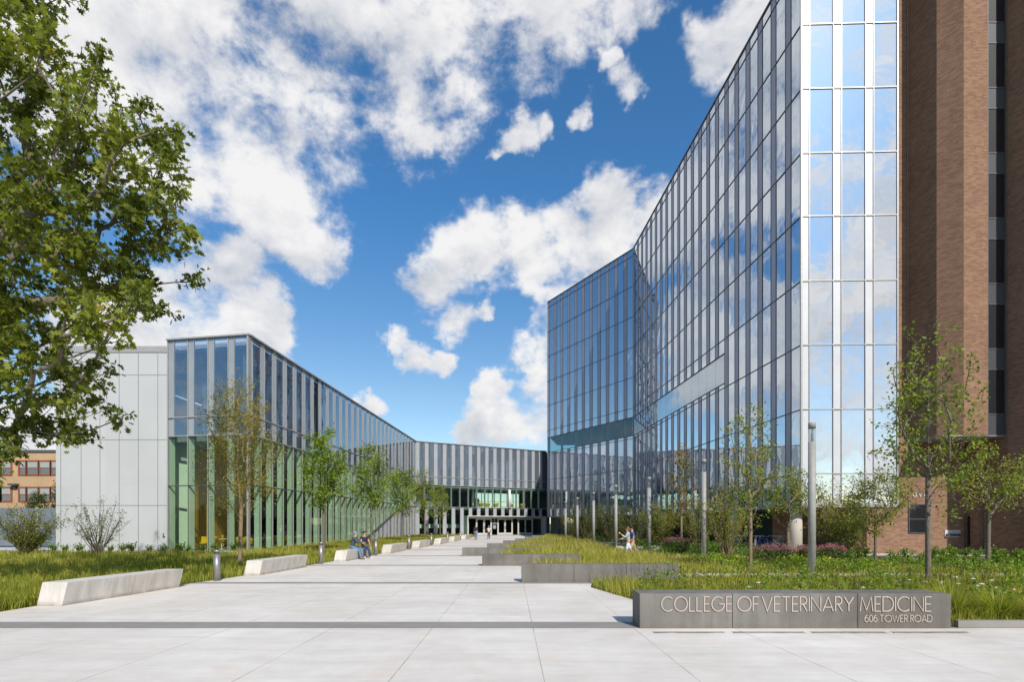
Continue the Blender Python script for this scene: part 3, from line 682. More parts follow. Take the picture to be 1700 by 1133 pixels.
# facade facing left, 21 bays counted from the near corner
NB = 21; pk = FK.L / NB
for i in range(NB):
    e1 = FK.L - i * pk; e0 = e1 - .64 * pk; b0 = e1 - pk; rb = i >= 6
    panes_for(FK, e0, e1 - (.05 if i == 0 else 0), M['glass_tower'], rb, i < 6)
    bay_strip(FK, b0, e0, M['spandrel_tower'], rb)
    for s in (e0, b0):
        for z0, z1 in (((2.97, RIB0), (RIB1, HT - .05)) if rb else ((2.97, HT - .05),)): thin.fbox(FK, s - .012, s + .012, z0, z1, -.1, .004)
    if rb: g = MB(); g.fbox(FK, b0 + .012, e1 - .012, RIB0 + .04, RIB1 - .04, -.07, -.045); g.build('ribbon_window', M['glass_ribbon_face'], tower)
NE = 11; pe = FE.L / NE
for i in range(NE):
    b0 = i * pe; e0 = b0 + .35 * pe; e1 = b0 + pe
    panes_for(FE, e0, e1, M['glass_tower'], True, False)
    bay_strip(FE, b0, e0, M['spandrel_tower'], True)
    for s in (b0, e0):
        for z0, z1 in ((2.97, RIB0), (RIB1, HT - .05)): thin.fbox(FE, s - .014, s + .014, z0, z1, -.1, .006)
    g = MB(); g.fbox(FE, b0 + .012, e1 - .012, RIB0 + .04, RIB1 - .04, -.07, -.045); g.build('ribbon_window', M['glass_ribbon'], tower)
    g = MB(); g.fbox(FE, b0 - .03, b0 + .03, RIB0 + .05, RIB1 - .05, -.5, -.1)
    if i % 2 == 0: g.build('fin', M['fin_white'], tower)
NM = 3; pm = FM.L / NM
for i in range(NM):
    b0 = i * pm; e0 = b0 + .26 * pm; e1 = b0 + pm
    panes_for(FM, e0, e1, M['glass_front'], False, True)
    g = MB(); g.fbox(FM, b0 + .02, e0 - .02, 2.98, HT - .08, -.12, -.03); g.build('opaque_panel', M['spandrel_front'], tower)
rest_o = rest.build('window', M['glass_tower'], tower); tag(rest_o, kind='stuff')
for F in (FK, FE):
    for z in FLOORS[1:-1]:
        if z == 12.91: pass
        frame.fbox(F, 0.02, F.L - .02, z - .026, z + .026, -.11, .018)
for z in (RIB0, RIB1):
    frame.fbox(FE, .02, FE.L - .02, z - .03, z + .03, -.11, .024); frame.fbox(FK, .02, FK.L - 6 * pk, z - .03, z + .03, -.11, .024)
frame.build('dark_transoms', M['dark_trim'], tower); thin.build('mullions', M['dark_trim'], tower)
m = MB()
for z in FLOORS[1:-1]: m.fbox(FM, .03, FM.L, z - .028, z + .028, -.1, .03)
for i in range(NM):
    for s in (i * pm, i * pm + .26 * pm): m.fbox(FM, s - .018 + (.03 if s == 0 else 0), s + .018 + (.03 if s == 0 else 0), 2.97, HT, -.1, .034)
m.fbox(FM, FM.L - .03, FM.L + .05, 2.97, HT, -.1, .032); m.fbox(FM, 0.01, FM.L + .05, 2.94, 3.06, -.1, .036)
m.build('end_mullions', M['metal_trim'], tower)
m = MB(); m.fbox(FK, FK.L - .09, FK.L + .03, 2.95, HT, -.09, .03); m.fbox(FE, FE.L - .05, FE.L + .05, 2.95, HT, -.05, .035); m.fbox(FE, -.05, .06, 2.95, HT, -.3, .03); m.build('corner_posts', M['metal_trim'], tower)
m = MB()
for F in (FE, FK, FM): m.fbox(F, -.03, F.L + .03, HT - .05, HT + .06, -.5, .05)
m.build('roof_edge', M['dark_trim'], tower)
for (x, y) in (((1320 - 850) * 36.2 / 940, 36.2), (17.3, 44), (16.9, 52.5), (16.4, 61), (15.9, 69.5), (7.9, 90.6)):
    g = MB(); g.lathe((x, y, 0), [(.42, 0), (.42, 2.86)], 24); g.build('column', M['column_concrete'], tower, True)
m = MB(); m.box(18.6, 23.6, 40.3, 40.45, 0, 2.86); m.box(21.9, 23.69, 36.6, 40.3, 0, 2.86)
m.build('brick_base', M['brown_brick'], tower, uvwall=True)
m = MB()
for k in range(9): m.fbox(FE, 1.6 + k * 1.9, 3.2 + k * 1.9, .1, 2.8, -4.9, -4.85)
m.build('ground_glass', M['glass_black'], tower)
m = MB(); m.fbox(FE, .3, 2.6, 0, 2.86, -.6, -.4); m.build('grey_panel', M['dark_spandrel'], tower)

# ---- brick tower at the right edge
brk = thing('brick_tower', 'brown brick tower at the right edge with angled bays and a dark strip of windows', 'building')
HB = 46
m = MB()
P0, P1, P2, P3 = (24.62, 35.2), (25.01, 33.35), (25.85, 32.4), (27.23, 32.4); P4 = (28.28, 32.4)
ZB = 150 / 940 * 32.4 + EYE - .1
m.prism([P0, P1, P2, P3, (27.23, 40), (24.62, 40)], ZB, HB)
m.prism([(27.231, 32.62), (28.40, 32.62), (28.40, 40), (27.231, 40)], ZB, HB)
m.prism([(28.28, 32.3), (28.95, 29.2), (38, 29.2), (38, 40.01), (28.42, 40.01)], 0, HB)
m.prism([(23.73, 35.3), (24.63, 35.3), (24.63, 43.9), (23.73, 43.9)], 3.0, HB)
m.prism([(21.9, 34.95), (27.95, 34.95), (27.95, 36.4), (21.9, 36.4)], 0, 2.85)
m.prism([(23.75, 34.951), (27.951, 34.951), (27.951, 36.401), (23.75, 36.401)], 2.85, ZB + .3)
m.build('wall', M['brown_brick'], brk, uvwall=True)
# dark lower doorway recess
m = MB(); m.box(28.0, 28.3, 34.0, 40, 0, ZB); m.box(27.952, 28.0, 38, 40, 0, ZB); m.build('recess_wall', M['brown_brick'], brk, uvwall=True)
m = MB(); m.box(24.7, 28.25, 32.45, 35.2, ZB - .06, ZB - .001); m.build('soffit', M['roof_mat'], brk)
m = MB(); m.box(24.60, 24.66, 35.2, 35.26, 3.0, HB); m.build('flashing', M['metal_trim'], brk)
k = 0; z = ZB + .02; 
while z < HB - 4:
    g = MB(); g.box(27.27, 28.25, 32.47, 32.52, z + .03, z + 1.16); g.build('grey_panel', M['dark_spandrel'], brk)
    g = MB(); g.box(27.27, 28.25, 32.47, 32.52, z + 1.22, z + 3.70); g.build('window', M['glass_black'], brk); z += 3.75
m = MB(); z = ZB + .02
while z < HB - 4:
    m.box(27.23, 28.29, 32.44, 32.6, z - .03, z + .03); m.box(27.23, 28.29, 32.44, 32.6, z + 1.16, z + 1.22); z += 3.75
m.box(27.235, 27.29, 32.42, 32.6, ZB, HB); m.box(28.23, 28.285, 32.42, 32.6, ZB, HB); m.build('window_frame', M['dark_trim'], brk)
g = MB(); g.box(24.5, 25.45, 34.90, 34.95, 1.30, 3.0); f_ = g.build('window', M['glass_black'], brk)
g = MB()
for x in (24.45, 25.45): g.box(x, x + .05, 34.89, 34.96, 1.25, 3.05)
for z in (1.25, 2.1, 3.0): g.box(24.5, 25.45, 34.888, 34.958, z, z + .05)
g.build('frame', M['dark_trim'], f_)
g = MB(); g.box(26.7, 27.65, 34.91, 34.95, 1.0, 1.45); pl = g.build('hose_plate', M['pale_trim'], brk)
m = MB()
for q in range(4): m.tube((26.82 + .23 * q, 34.91, 1.17), (26.82 + .23 * q, 34.76, 1.13), .075, .085, 12)
m.build('hose_coupling', M['dark_trim'], pl)
m = MB(); m.box(27.96, 28.26, 33.2, 33.9, 0, .01); m.box(27.9, 30.6, 34.6, 34.7, .02, 2.3); m.build('door', M['glass_black'], brk)
ramp_ = MB(); ramp_.prism([(27.0, 33.6), (30.2, 31.6), (30.2, 32.2), (27.0, 34.2)], 0, .28)
tag(ramp_.build('entrance_kerb', M['dark_concrete']), 'low grey concrete kerb by the doorway of the brick tower', 'kerb')

# ---- tan brick block far left, corrugated fence
blk = thing('tan_brick_block', 'tan brick building with rows of red framed sash windows behind the fence', 'building')
m = MB(); FT = Face((-100, 76), (-58, 76)); HTN = zat(752, 76)
m.prism([(-100, 76), (-58, 76), (-58, 95), (-100, 95)], -.02, HTN); m.build('wall', M['tan_brick'], blk, uvwall=True)
m = MB(); m.fbox(FT, -.1, FT.L + .1, HTN, HTN + .35, -.6, .12); m.build('parapet', M['dark_trim'], blk)
def xs(px): return xat(px, 76) + 100
for (ya, yb) in ((766, 789), (810, 833), (854, 877)):
    za, zb = zat(yb, 76), zat(ya, 76)
    groups = [[(-22, 2), (2, 19.5)], [(32, 44), (45, 64), (65.5, 84), (85, 104), (105, 124)], [(-80, -60), (-60, -40)]]
    for grp in groups:
        for a, b in grp:
            g = MB(); g.fbox(FT, xs(a) + .1, xs(b) - .1, za, zb, -.1, .03); w = g.build('window', M['glass_sash'], blk)
            g = MB(); g.fbox(FT, xs(a) + .12, xs(b) - .12, za + (zb - za) * .5, zb, .03, .045); g.build('blind', M['ceiling_inside'], w)
            g = MB()
            for s in (xs(a), xs(b)): g.fbox(FT, s - .11, s + .11, za - .1, zb + .1, 0, .10)
            g.fbox(FT, xs(a) + .11, xs(b) - .11, za + (zb - za) * .5 - .05, za + (zb - za) * .5 + .05, 0, .08)
            for z in (za, zb): g.fbox(FT, xs(a) + .11, xs(b) - .11, z - .1, z + .1, 0, .095)
            g.build('frame', plain('red_frame', (0.26, 0.075, 0.045), 0.6) if 'red_frame' not in M else M['red_frame'], w)
g = MB(); s = xs(26); g.fbox(FT, s - .5, s + .5, zat(807, 76), zat(804, 76), 0, .7); g.fbox(FT, s - .1, s + .2, zat(808, 76) - .3, zat(807, 76), 0, .3); g.build('flood_lamp', M['dark_trim'], blk)
fence = thing('metal_fence', 'tall grey corrugated metal fence beside the blank metal wall', 'fence')
m = MB(); FF = Face((-62, 44.5), (-30.6, 43.5)); m.fbox(FF, 0, FF.L, .15, 3.05, -.06, 0); m.build('corrugated_panel', M['corrugated'], fence)
for k in range(8):
    s = FF.L - 2.0 - 4.0 * k
    g = MB(); g.fbox(FF, s - .12, s + .12, 0, 3.1, 0, .12); g.build('post', M['metal_trim'], fence)
# ------------------------------------------------------------------ benches and the lettered sign wall
BX = [-10.10, -8.99, -8.13, -7.53, -7.0, -6.36, -5.9, -5.36]
WORDS = ['nearest pale concrete bench beside the long grass, front left', 'second pale concrete bench along the left grass edge, after the first bollard',
         'pale concrete bench that the two seated men are on', 'pale concrete bench just beyond the seated men, between two bollards',
         'pale concrete bench two places beyond the seated men', 'pale concrete bench three places beyond the seated men',
         'pale concrete bench next to last before the entrance', 'farthest pale concrete bench, closest to the entrance doors']
for i, x in enumerate(BX):
    y0 = 12.7 + 7.45 * i; L = 3.75; w = .57; sl = .115 if i == 0 else .07
    b = thing('concrete_bench', WORDS[i], 'bench', (x, y0, 0), 0, 'pale concrete benches along the left of the plaza')
    for k in range(2):
        g = MB(); a0, a1 = (0, L * .5 - .004) if k == 0 else (L * .5 + .004, L)
        g.prism([(-w + sl * a0, a0), (sl * a0, a0), (sl * a1, a1), (-w + sl * a1, a1)], 0.0, .53, shear=(.11, .03 if k == 0 else .03))
        g.build('block', M['bench_concrete'], b, bevel=.008)
RB = [(0.30, 17.75, 5.23), (-1.31, 24.7, 2.95), (-2.84, 32.2, 1.70), (-1.76, 39.5, 2.75), (-.75, 46.8, 3.7), (.29, 54.1, 4.85), (1.4, 61.4, 5.6), (2.4, 68.8, 6.7)]
RW = ['dark concrete block bench next behind the lettered wall', 'second dark concrete block bench behind the lettered wall', 'dark concrete block bench reaching farthest left into the plaza',
      'dark concrete block bench just beyond the one reaching farthest left', 'dark concrete block bench, fifth behind the lettered wall', 'dark concrete block bench, third from the entrance doors',
      'dark concrete block bench, second from the entrance doors', 'dark concrete block bench nearest the entrance doors']
RHT = [.57, .50, .47, .45, .43, .42, .40, .40]
for i, (x0, y0, x1) in enumerate(RB):
    b = thing('block_bench', RW[i], 'bench', (x0, y0, 0), 0, 'dark concrete block benches on the right of the plaza')
    W = x1 - x0
    for k in range(3):
        a0, a1 = W * k / 3 + .004, W * (k + 1) / 3 - .004
        g = MB(); g.prism([(a0, 0), (a1, 0), (a1 - (.03 if k == 2 else 0), .56), (a0, .56)], 0, RHT[i]); g.build('block', M['dark_concrete'], b, bevel=.006)
sign = thing('sign_wall', 'long dark concrete block wall lettered with the college name and street address', 'sign', (2.25, 9.97, 0))
SW = 5.48
for a0, a1 in ((0, xat(1216, 9.97) - 2.25 - .004), (xat(1216, 9.97) - 2.25 + .004, xat(1424, 9.97) - 2.25 - .004), (xat(1424, 9.97) - 2.25 + .004, SW)):
    g = MB(); g.prism([(a0, 0), (a1, 0), (a1 - (.05 if a1 == SW else 0), .60), (a0, .60)], 0, .615); g.build('block', M['dark_concrete'], sign, bevel=.006)
def arc(cx, cy, rx, ry, a0, a1, n=18): return [(cx + rx * math.cos(R(a0 + (a1 - a0) * i / n)), cy + ry * math.sin(R(a0 + (a1 - a0) * i / n))) for i in range(n + 1)]
GL = {'C': ([arc(.5, .5, .5, .5, 48, 312)], .86), 'O': ([arc(.5, .5, .5, .5, 90, 450, 28)], 1.0), 'L': ([[(0, 1), (0, 0), (.42, 0)]], .42),
      'E': ([[(.42, 1), (0, 1), (0, 0), (.42, 0)], [(0, .5), (.38, .5)]], .42), 'G': ([arc(.5, .5, .5, .5, 48, 360) + [(.58, .5)]], 1.0),
      'F': ([[(.42, 1), (0, 1), (0, 0)], [(0, .5), (.38, .5)]], .42), 'V': ([[(0, 1), (.36, 0), (.72, 1)]], .72),
      'T': ([[(0, 1), (.58, 1)], [(.29, 1), (.29, 0)]], .58), 'R': ([[(0, 0), (0, 1), (.24, 1)] + arc(.24, .745, .22, .255, 90, -90, 10) + [(0, .49)], [(.2, .49), (.5, 0)]], .5),
      'I': ([[(0, 0), (0, 1)]], .0), 'N': ([[(0, 0), (0, 1), (.68, 0), (.68, 1)]], .68), 'A': ([[(0, 0), (.38, 1), (.76, 0)], [(.11, .28), (.65, .28)]], .76),
      'Y': ([[(0, 1), (.33, .48), (.66, 1)], [(.33, .48), (.33, 0)]], .66), 'M': ([[(0, 0), (.13, 1), (.46, .08), (.79, 1), (.92, 0)]], .92),
      'D': ([[(.28, 0), (0, 0), (0, 1), (.28, 1)] + arc(.28, .5, .47, .5, 90, -90, 16)], .75), 'W': ([[(0, 1), (.25, 0), (.5, .95), (.75, 0), (1, 1)]], 1.0),
      '6': ([arc(.31, .31, .31, .31, 180, 540, 24), arc(.52, .32, .52, .68, 95, 178, 12)], .62), '0': ([arc(.3, .5, .3, .5, 90, 450, 22)], .6)}
def ribbon(mb, pts, w, x0, z0, h, y0, y1):
    """a flat stroke of width w along pts (scaled by h), standing proud from y1 to y0"""
    P = [Vector((x0 + a * h, z0 + b * h)) for a, b in pts]; n = len(P); Lr = []
    closed = (P[0] - P[-1]).length < 1e-4
    for i in range(n):
        a = P[i] - P[i - 1] if i else (P[0] - P[-2] if closed else P[1] - P[0])
        b = P[i + 1] - P[i] if i < n - 1 else (P[1] - P[0] if closed else P[-1] - P[-2])
        a.normalize(); b.normalize(); t = a + b
        t = t.normalized() if t.length > .05 else a
        nr = Vector((-t.y, t.x)); k = 1 / max(.45, abs(nr.dot(Vector((-a.y, a.x)))))
        Lr.append((P[i] + nr * w / 2 * k, P[i] - nr * w / 2 * k))
    vs = []
    for l, r in Lr: vs += [(l.x, y0, l.y), (r.x, y0, r.y), (r.x, y1, r.y), (l.x, y1, l.y)]
    fs = []
    for i in range(n - 1):
        a, b = 4 * i, 4 * i + 4
        fs += [(a + j, a + (j + 1) % 4, b + (j + 1) % 4, b + j) for j in range(4)]
    if not closed: fs += [(3, 2, 1, 0), (4 * n - 4, 4 * n - 3, 4 * n - 2, 4 * n - 1)]
    mb.add(vs, fs)
def word(txt, x0, x1, z0, h, w, y0, y1, mat, parent, flip=None):
    nat = sum(GL[c][1] for c in txt) * h; gap = (x1 - x0 - nat) / max(1, len(txt) - 1); k = 1.0
    if gap < .15 * h and len(txt) > 1: gap = .15 * h; k = (x1 - x0 - gap * (len(txt) - 1)) / nat
    x = x0
    for c in txt:
        g = MB()
        for q, st in enumerate(GL[c][0]): ribbon(g, [(a * k, b) for a, b in st], w, x, z0, h, y0 + .0012 * q, y1)
        o = g.build('letter', mat, parent)
        if flip is not None: o.matrix_parent_inverse = Matrix.Identity(4); o.matrix_local = flip
        x += GL[c][1] * h * k + gap
def sgx(px): return xat(px, 9.97) - 2.25
for t, a, b in (('COLLEGE', 1098, 1214.5), ('OF', 1224, 1259), ('VETERINARY', 1265, 1416), ('MEDICINE', 1427, 1545)):
    word(t, sgx(a), sgx(b), .306, 0.252, .0175, -.018, 0.0, M['letter_face'], sign)
for t, a, b in (('606', 1435, 1455.5), ('TOWER', 1460, 1506), ('ROAD', 1511, 1546.5)):
    word(t, sgx(a), sgx(b), .118, .118, .0115, -.014, 0.0, M['letter_face'], sign)
kerb = MB(); kerb.box(7.9, 40, 10.02, 10.12, 0, .13)
tag(kerb.build('planting_kerb', M['strip_concrete']), 'low grey concrete kerb running right from the lettered wall', 'kerb')
SLW = ['leftmost recessed light slot in the paving under the lettered wall', 'second recessed light slot from the left under the lettered wall', 'third recessed light slot from the left under the lettered wall', 'rightmost recessed light slot in the paving under the lettered wall']
for i, (a, b) in enumerate(((1086, 1202), (1218, 1335), (1349, 1470), (1483, 1607))):
    Y = 9.58; s_ = thing('light_slot', SLW[i], 'light', (xat(a, Y), Y, 0), 0, 'light slots in front of the lettered wall'); W = xat(b, Y) - xat(a, Y)
    g = MB(); g.box(0, W, -.035, .035, .002, .008); g.build('grille', M['dark_trim'], s_)
    g = MB(); g.box(-.02, W + .02, -.055, -.036, .002, .010); g.box(-.02, W + .02, .036, .055, .002, .010); g.build('frame', M['bench_concrete'], s_)

# ---- bollards and lamp posts
BO = [(360, 965), (533, 937), (624, 922.7), (679, 912.5), (716, 906), (743, 901), (764, 897.3)]
BW = ['nearest grey metal bollard, standing alone in front of the glass corner', 'second grey metal bollard along the grass edge, just before the seated men', 'grey metal bollard right behind the seated men',
      'fourth grey metal bollard along the left edge of the plaza', 'fifth grey metal bollard along the left edge of the plaza', 'sixth grey metal bollard, last but one before the entrance', 'farthest grey metal bollard near the entrance doors']
for i, (px, py) in enumerate(BO):
    x, y = gnd(px, py); b = thing('bollard', BW[i], 'bollard', (x, y, 0), 0, 'metal bollards along the left of the plaza')
    g = MB(); g.lathe((0, 0, 0), [(.105, 0), (.105, .87)], 28); g.build('shaft', M['bollard_metal'], b, True)
    g = MB(); g.lathe((0, 0, .87), [(.08, 0), (.08, .045)], 20); g.build('lens', M['dark_trim'], b, True)
    g = MB(); g.lathe((0, 0, .915), [(.105, 0), (.105, .07), (.095, .08)], 28); g.build('cap', M['bollard_metal'], b, True)
LP = [(1348, 20.5, 5.50), (1168.5, 30.5, 5.32), (1077.5, 36.6, 4.86), (1022.5, 39.5, 4.55), (985.5, 45.8, 4.4), (958.5, 50, 4.15), (939, 56, 4.05)]
LW = ['nearest and tallest grey lamp post, in front of the white striped tower end', 'second tall grey lamp post, before the folded tower facade', 'third lamp post from the right, beside the walking pair', 'lamp post just left of the walking pair',
      'fifth lamp post from the right, in front of the shaded trees', 'lamp post next to last towards the entrance, in the tower shade', 'farthest lamp post, nearest the entrance doors']
for i, (px, Y, h) in enumerate(LP):
    p = thing('lamp_post', LW[i], 'lamp post', (xat(px, Y), Y, 0), 0, 'grey lamp posts through the planting'); r = .128 if i < 3 else .11
    g = MB(); g.lathe((0, 0, 0), [(r, 0), (r, h - .70)], 28); g.build('shaft', M['pole_paint'], p, True)
    g = MB(); g.lathe((0, 0, 0), [(r + .10, 0), (r + .10, .03), (r + .02, .05), (r + .02, .10)], 24); g.build('base_plate', M['pole_paint'], p)
    g = MB(); g.lathe((0, 0, h - .70), [(r - .006, 0), (r - .006, .50)], 24); g.build('lantern', M['glass_lamp'], p, True)
    g = MB(); g.lathe((0, 0, h - .70), [(.045, 0), (.045, .30), (.02, .34), (.02, .5)], 12)
    for q in range(3): a = q * 2.09 + .4; g.tube((math.cos(a) * (r - .03), math.sin(a) * (r - .03), h - .70), (math.cos(a) * (r - .03), math.sin(a) * (r - .03), h - .2), .008, n=6)
    g.build('lamp_core', M['chrome'], p)
    g = MB(); g.lathe((0, 0, h - .20), [(r, 0), (r, .19), (r - .01, .20)], 28); g.build('cap', M['pole_paint'], p, True)

# ---- low walls in the garden on the right
for xa, xb, y, h, lab in ((6.8, 9.3, 47, .30, 'low grey garden wall left of the walking pair, between two lamp posts'), (7.2, 13.5, 39.2, .28, 'long low grey garden wall behind the walking pair'), (6.7, 8.6, 58, .30, 'short pale garden wall farthest back, in the tower shade')):
    g = MB(); g.box(xa, xb, y, y + .35, 0, h); tag(g.build('garden_wall', M['path_concrete'], bevel=.01), lab, 'wall')

# ---- lounge chairs and tables
def egg_chair(loc, rz, label, group):
    c = thing('lounge_chair', label, 'chair', loc, rz, group)
    g = MB(); n, k = 22, 7; vs = []; fs = []
    for j in range(k):
        t = j / (k - 1)
        for i in range(n + 1):
            a = R(-125 + 250 * i / n); back = (1 + math.cos(a)) / 2
            top = .58 + .30 * back ** .8; z = .34 + (top - .34) * t
            r = .22 + .20 * math.sin(min(1, t * 1.25) * math.pi / 2) + .03 * t
            vs.append((r * math.sin(a), r * math.cos(a), z))
    for j in range(k - 1):
        for i in range(n): fs.append((j * (n + 1) + i, j * (n + 1) + i + 1, (j + 1) * (n + 1) + i + 1, (j + 1) * (n + 1) + i))
    g.add(vs, fs); o = g.build('shell', M['yellow_fabric'], c, True); md = o.modifiers.new('t', 'SOLIDIFY'); md.thickness = .035
    g = MB(); g.lathe((0, 0, .32), [(.20, 0), (.30, .03), (.34, .10), (.30, .14)], 18); g.build('seat', M['yellow_fabric'], c, True)
    for a in (45, 135, 225, 315):
        g = MB(); g.tube((.14 * math.cos(R(a)), .14 * math.sin(R(a)), .36), (.27 * math.cos(R(a)), .27 * math.sin(R(a)), 0), .014, n=6); g.build('leg', M['white_paint'], c)
    return c
G1 = 'yellow lounge chairs inside the library wing'
for (px, Y, rz, lab) in ((336, 39.6, 40, 'yellow lounge chair behind the second glass bay of the corner'), (352, 42.6, 200, 'yellow lounge chair half hidden behind the first bollard, inside the glass'), (376, 44.5, 190, 'small yellow lounge chair deep inside beside the wood wall'),
                         (399, 38.5, 182, 'big yellow lounge chair behind the thin tree trunk, inside the glass corner'), (418, 40.5, 120, 'yellow lounge chair just right of the glass corner, indoors'),
                         (466, 44.5, 150, 'yellow lounge chair near a white table inside the long glass face'), (478, 47.0, 230, 'yellow lounge chair farthest along inside the long glass face')):
    egg_chair((xat(px, Y), Y, .06), R(rz), lab, G1)
for (px, Y, lab) in ((368, 39.4, 'round pale table behind the first bollard, inside the glass'), (446, 43.0, 'small white table inside the long glass face')):
    t = thing('cafe_table', lab, 'table', (xat(px, Y), Y, .06), 0, 'cafe tables inside the library wing')
    g = MB(); g.lathe((0, 0, .70), [(.42, 0), (.42, .03)], 24); g.build('tabletop', M['fin_white'], t)
    g = MB(); g.lathe((0, 0, 0), [(.22, 0), (.22, .02), (.03, .04), (.03, .70)], 16); g.build('leg', M['white_paint'], t)
for (px, off, rz, lab) in ((807, 2.0, 180, 'yellow lounge chair upstairs beside the seated figure'), (818, 2.2, 170, 'yellow lounge chair upstairs, second from the standing figure'), (831, 1.9, 200, 'yellow lounge chair upstairs, left of the right white column'),
                           (857, 2.2, 160, 'yellow lounge chair upstairs, just right of the right white column'), (877, 2.0, 190, 'rightmost yellow lounge chair in the upstairs lounge')):
    s = SD + (px - 777.5) / 130 * 14.45; p = FC.at(s, ZL - .04, -off); egg_chair(p, R(rz), lab, 'yellow lounge chairs in the upstairs lounge')

# ---- lettering and seal on the entrance glass, letters on the brick wall
door_sign = thing('door_sign', 'white lettering and round seal on the dark glass between the entrance doors', 'sign')
zc = sx(684); 
def on_face(F, s, z, o): 
    p = F.at(s, z, o); ang = math.atan2(F.d.y, F.d.x); return Matrix.Translation(p) @ Matrix.Rotation(ang, 4, 'Z')
for t, z, h, wd in (('COLLEGE', 2.30, .10, .50), ('OF', 2.10, .08, .13), ('VETERINARY', 1.90, .10, .72), ('MEDICINE', 1.70, .10, .70)):
    word(t, -wd / 2, wd / 2, 0, h, .022, -.006, 0, M['seal_white'], door_sign, on_face(FC, zc, z, OF + .02))
g = MB()
for r0, w in ((.26, .05), (.13, .05)): ribbon(g, arc(0, 0, r0, r0, 0, 360, 32), w, 0, 0, 1, -.006, 0)
for a in range(0, 360, 30): ribbon(g, [(.17 * math.cos(R(a)), .17 * math.sin(R(a))), (.24 * math.cos(R(a)), .24 * math.sin(R(a)))], .02, 0, 0, 1, -.006, 0)
ribbon(g, [(-.07, .06), (.07, .06), (.07, 0), (0, -.09), (-.07, 0), (-.07, .06)], .03, 0, 0, 1, -.006, 0)
o = g.build('seal', M['seal_white'], door_sign); o.matrix_local = on_face(FC, zc, 1.28, OF + .02)
g = MB(); ribbon(g, [(-.07, .08), (0, -.06), (.07, .08)], .05, 0, 0, 1, -.006, 0); o = g.build('emblem', M['seal_white'], door_sign); o.matrix_local = on_face(FC, zc, 2.50, OF + .02)
wl = thing('wall_letters', 'small pale letters fixed to the brick wall behind the young tree', 'sign')
word('OVI', xat(1515, 34.95), xat(1534, 34.95), zat(825, 34.95), .2, .04, 34.90, 34.95, M['pale_trim'], wl)

# ---- bicycles under the tower
FRAMES = [((.02, .06, .30), 'blue'), ((.35, .05, .04), 'red'), ((.03, .22, .17), 'green'), ((.30, .30, .31), 'silver'), ((.05, .05, .06), 'black')]
for c, nme in FRAMES: plain('bike_' + nme, c, .35, .2)
def bicycle(loc, rz, nme, label):
    b = thing('bicycle', label, 'bicycle', loc, rz, 'bicycles parked under the glass tower'); r = .34
    for x in (-.52, .52):
        g = MB(); n = 28; q = 6
        vs = [(x + (r + .018 * math.cos(2 * math.pi * j / q)) * math.cos(2 * math.pi * i / n), .018 * math.sin(2 * math.pi * j / q), r + .018 + (r + .018 * math.cos(2 * math.pi * j / q)) * math.sin(2 * math.pi * i / n)) for i in range(n) for j in range(q)]
        g.add(vs, [(i * q + j, i * q + (j + 1) % q, ((i + 1) % n) * q + (j + 1) % q, ((i + 1) % n) * q + j) for i in range(n) for j in range(q)])
        w = g.build('wheel', M['black_rubber'], b)
        g = MB(); c = (x, 0, r + .018)
        for i in range(12): a = math.pi * i / 6; g.tube(c, (x + (r - .01) * math.cos(a), 0, c[2] + (r - .01) * math.sin(a)), .003, n=4, caps=False)
        g.build('spokes', M['chrome'], w)
    g = MB(); bb = (-.06, 0, .30); st = (-.22, 0, .82); hd = (.33, 0, .86); hb = (.37, 0, .72); ra = (-.52, 0, .358); fa = (.52, 0, .358)
    for a, c in ((bb, st), (st, hd), (bb, hb), (hd, hb), (hb, fa)): g.tube(a, c, .018, n=8)
    for s in (-.05, .05):
        g.tube(bb, (ra[0], s, ra[2]), .011, n=6); g.tube(st, (ra[0], s, ra[2]), .011, n=6)
    g.build('frame', M['bike_' + nme], b)
    g = MB(); g.tube(hd, (.31, 0, 1.0), .015, n=6); g.tube((.31, -.28, 1.02), (.31, .28, 1.02), .014, n=8); g.tube((.31, -.28, 1.02), (.2, -.30, 1.0), .016, n=6); g.tube((.31, .28, 1.02), (.2, .30, 1.0), .016, n=6); g.build('handlebar', M['chrome'], b)
    g = MB(); g.tube(st, (-.25, 0, .93), .014, n=6); g.ball((-.25, 0, .96), (.13, .06, .035)); g.build('saddle', M['black_rubber'], b)
    g = MB(); g.tube((-.06, -.07, .30), (-.06, .07, .30), .05, n=12); g.tube((-.06, .08, .30), (.03, .08, .16), .012, n=6); g.tube((-.06, -.08, .30), (-.15, -.08, .44), .012, n=6); g.build('crank', M['chrome'], b)
for i, (px, Y, rz, nme, lab) in enumerate(((1236, 37.6, 100, 'black', 'black bicycle, leftmost under the tower'), (1254, 37.4, 60, 'silver', 'silver bicycle parked left of the blue one'), (1268, 37.2, 115, 'blue', 'bright blue bicycle parked under the tower'),
                                           (1284, 37.3, 70, 'red', 'red bicycle between the blue and green ones'), (1293, 37.1, 20, 'green', 'green bicycle parked near the round column'), (1302, 36.9, 160, 'silver', 'silver bicycle right beside the round column'))):
    bicycle((xat(px, Y), Y, .002), R(rz), nme, lab)

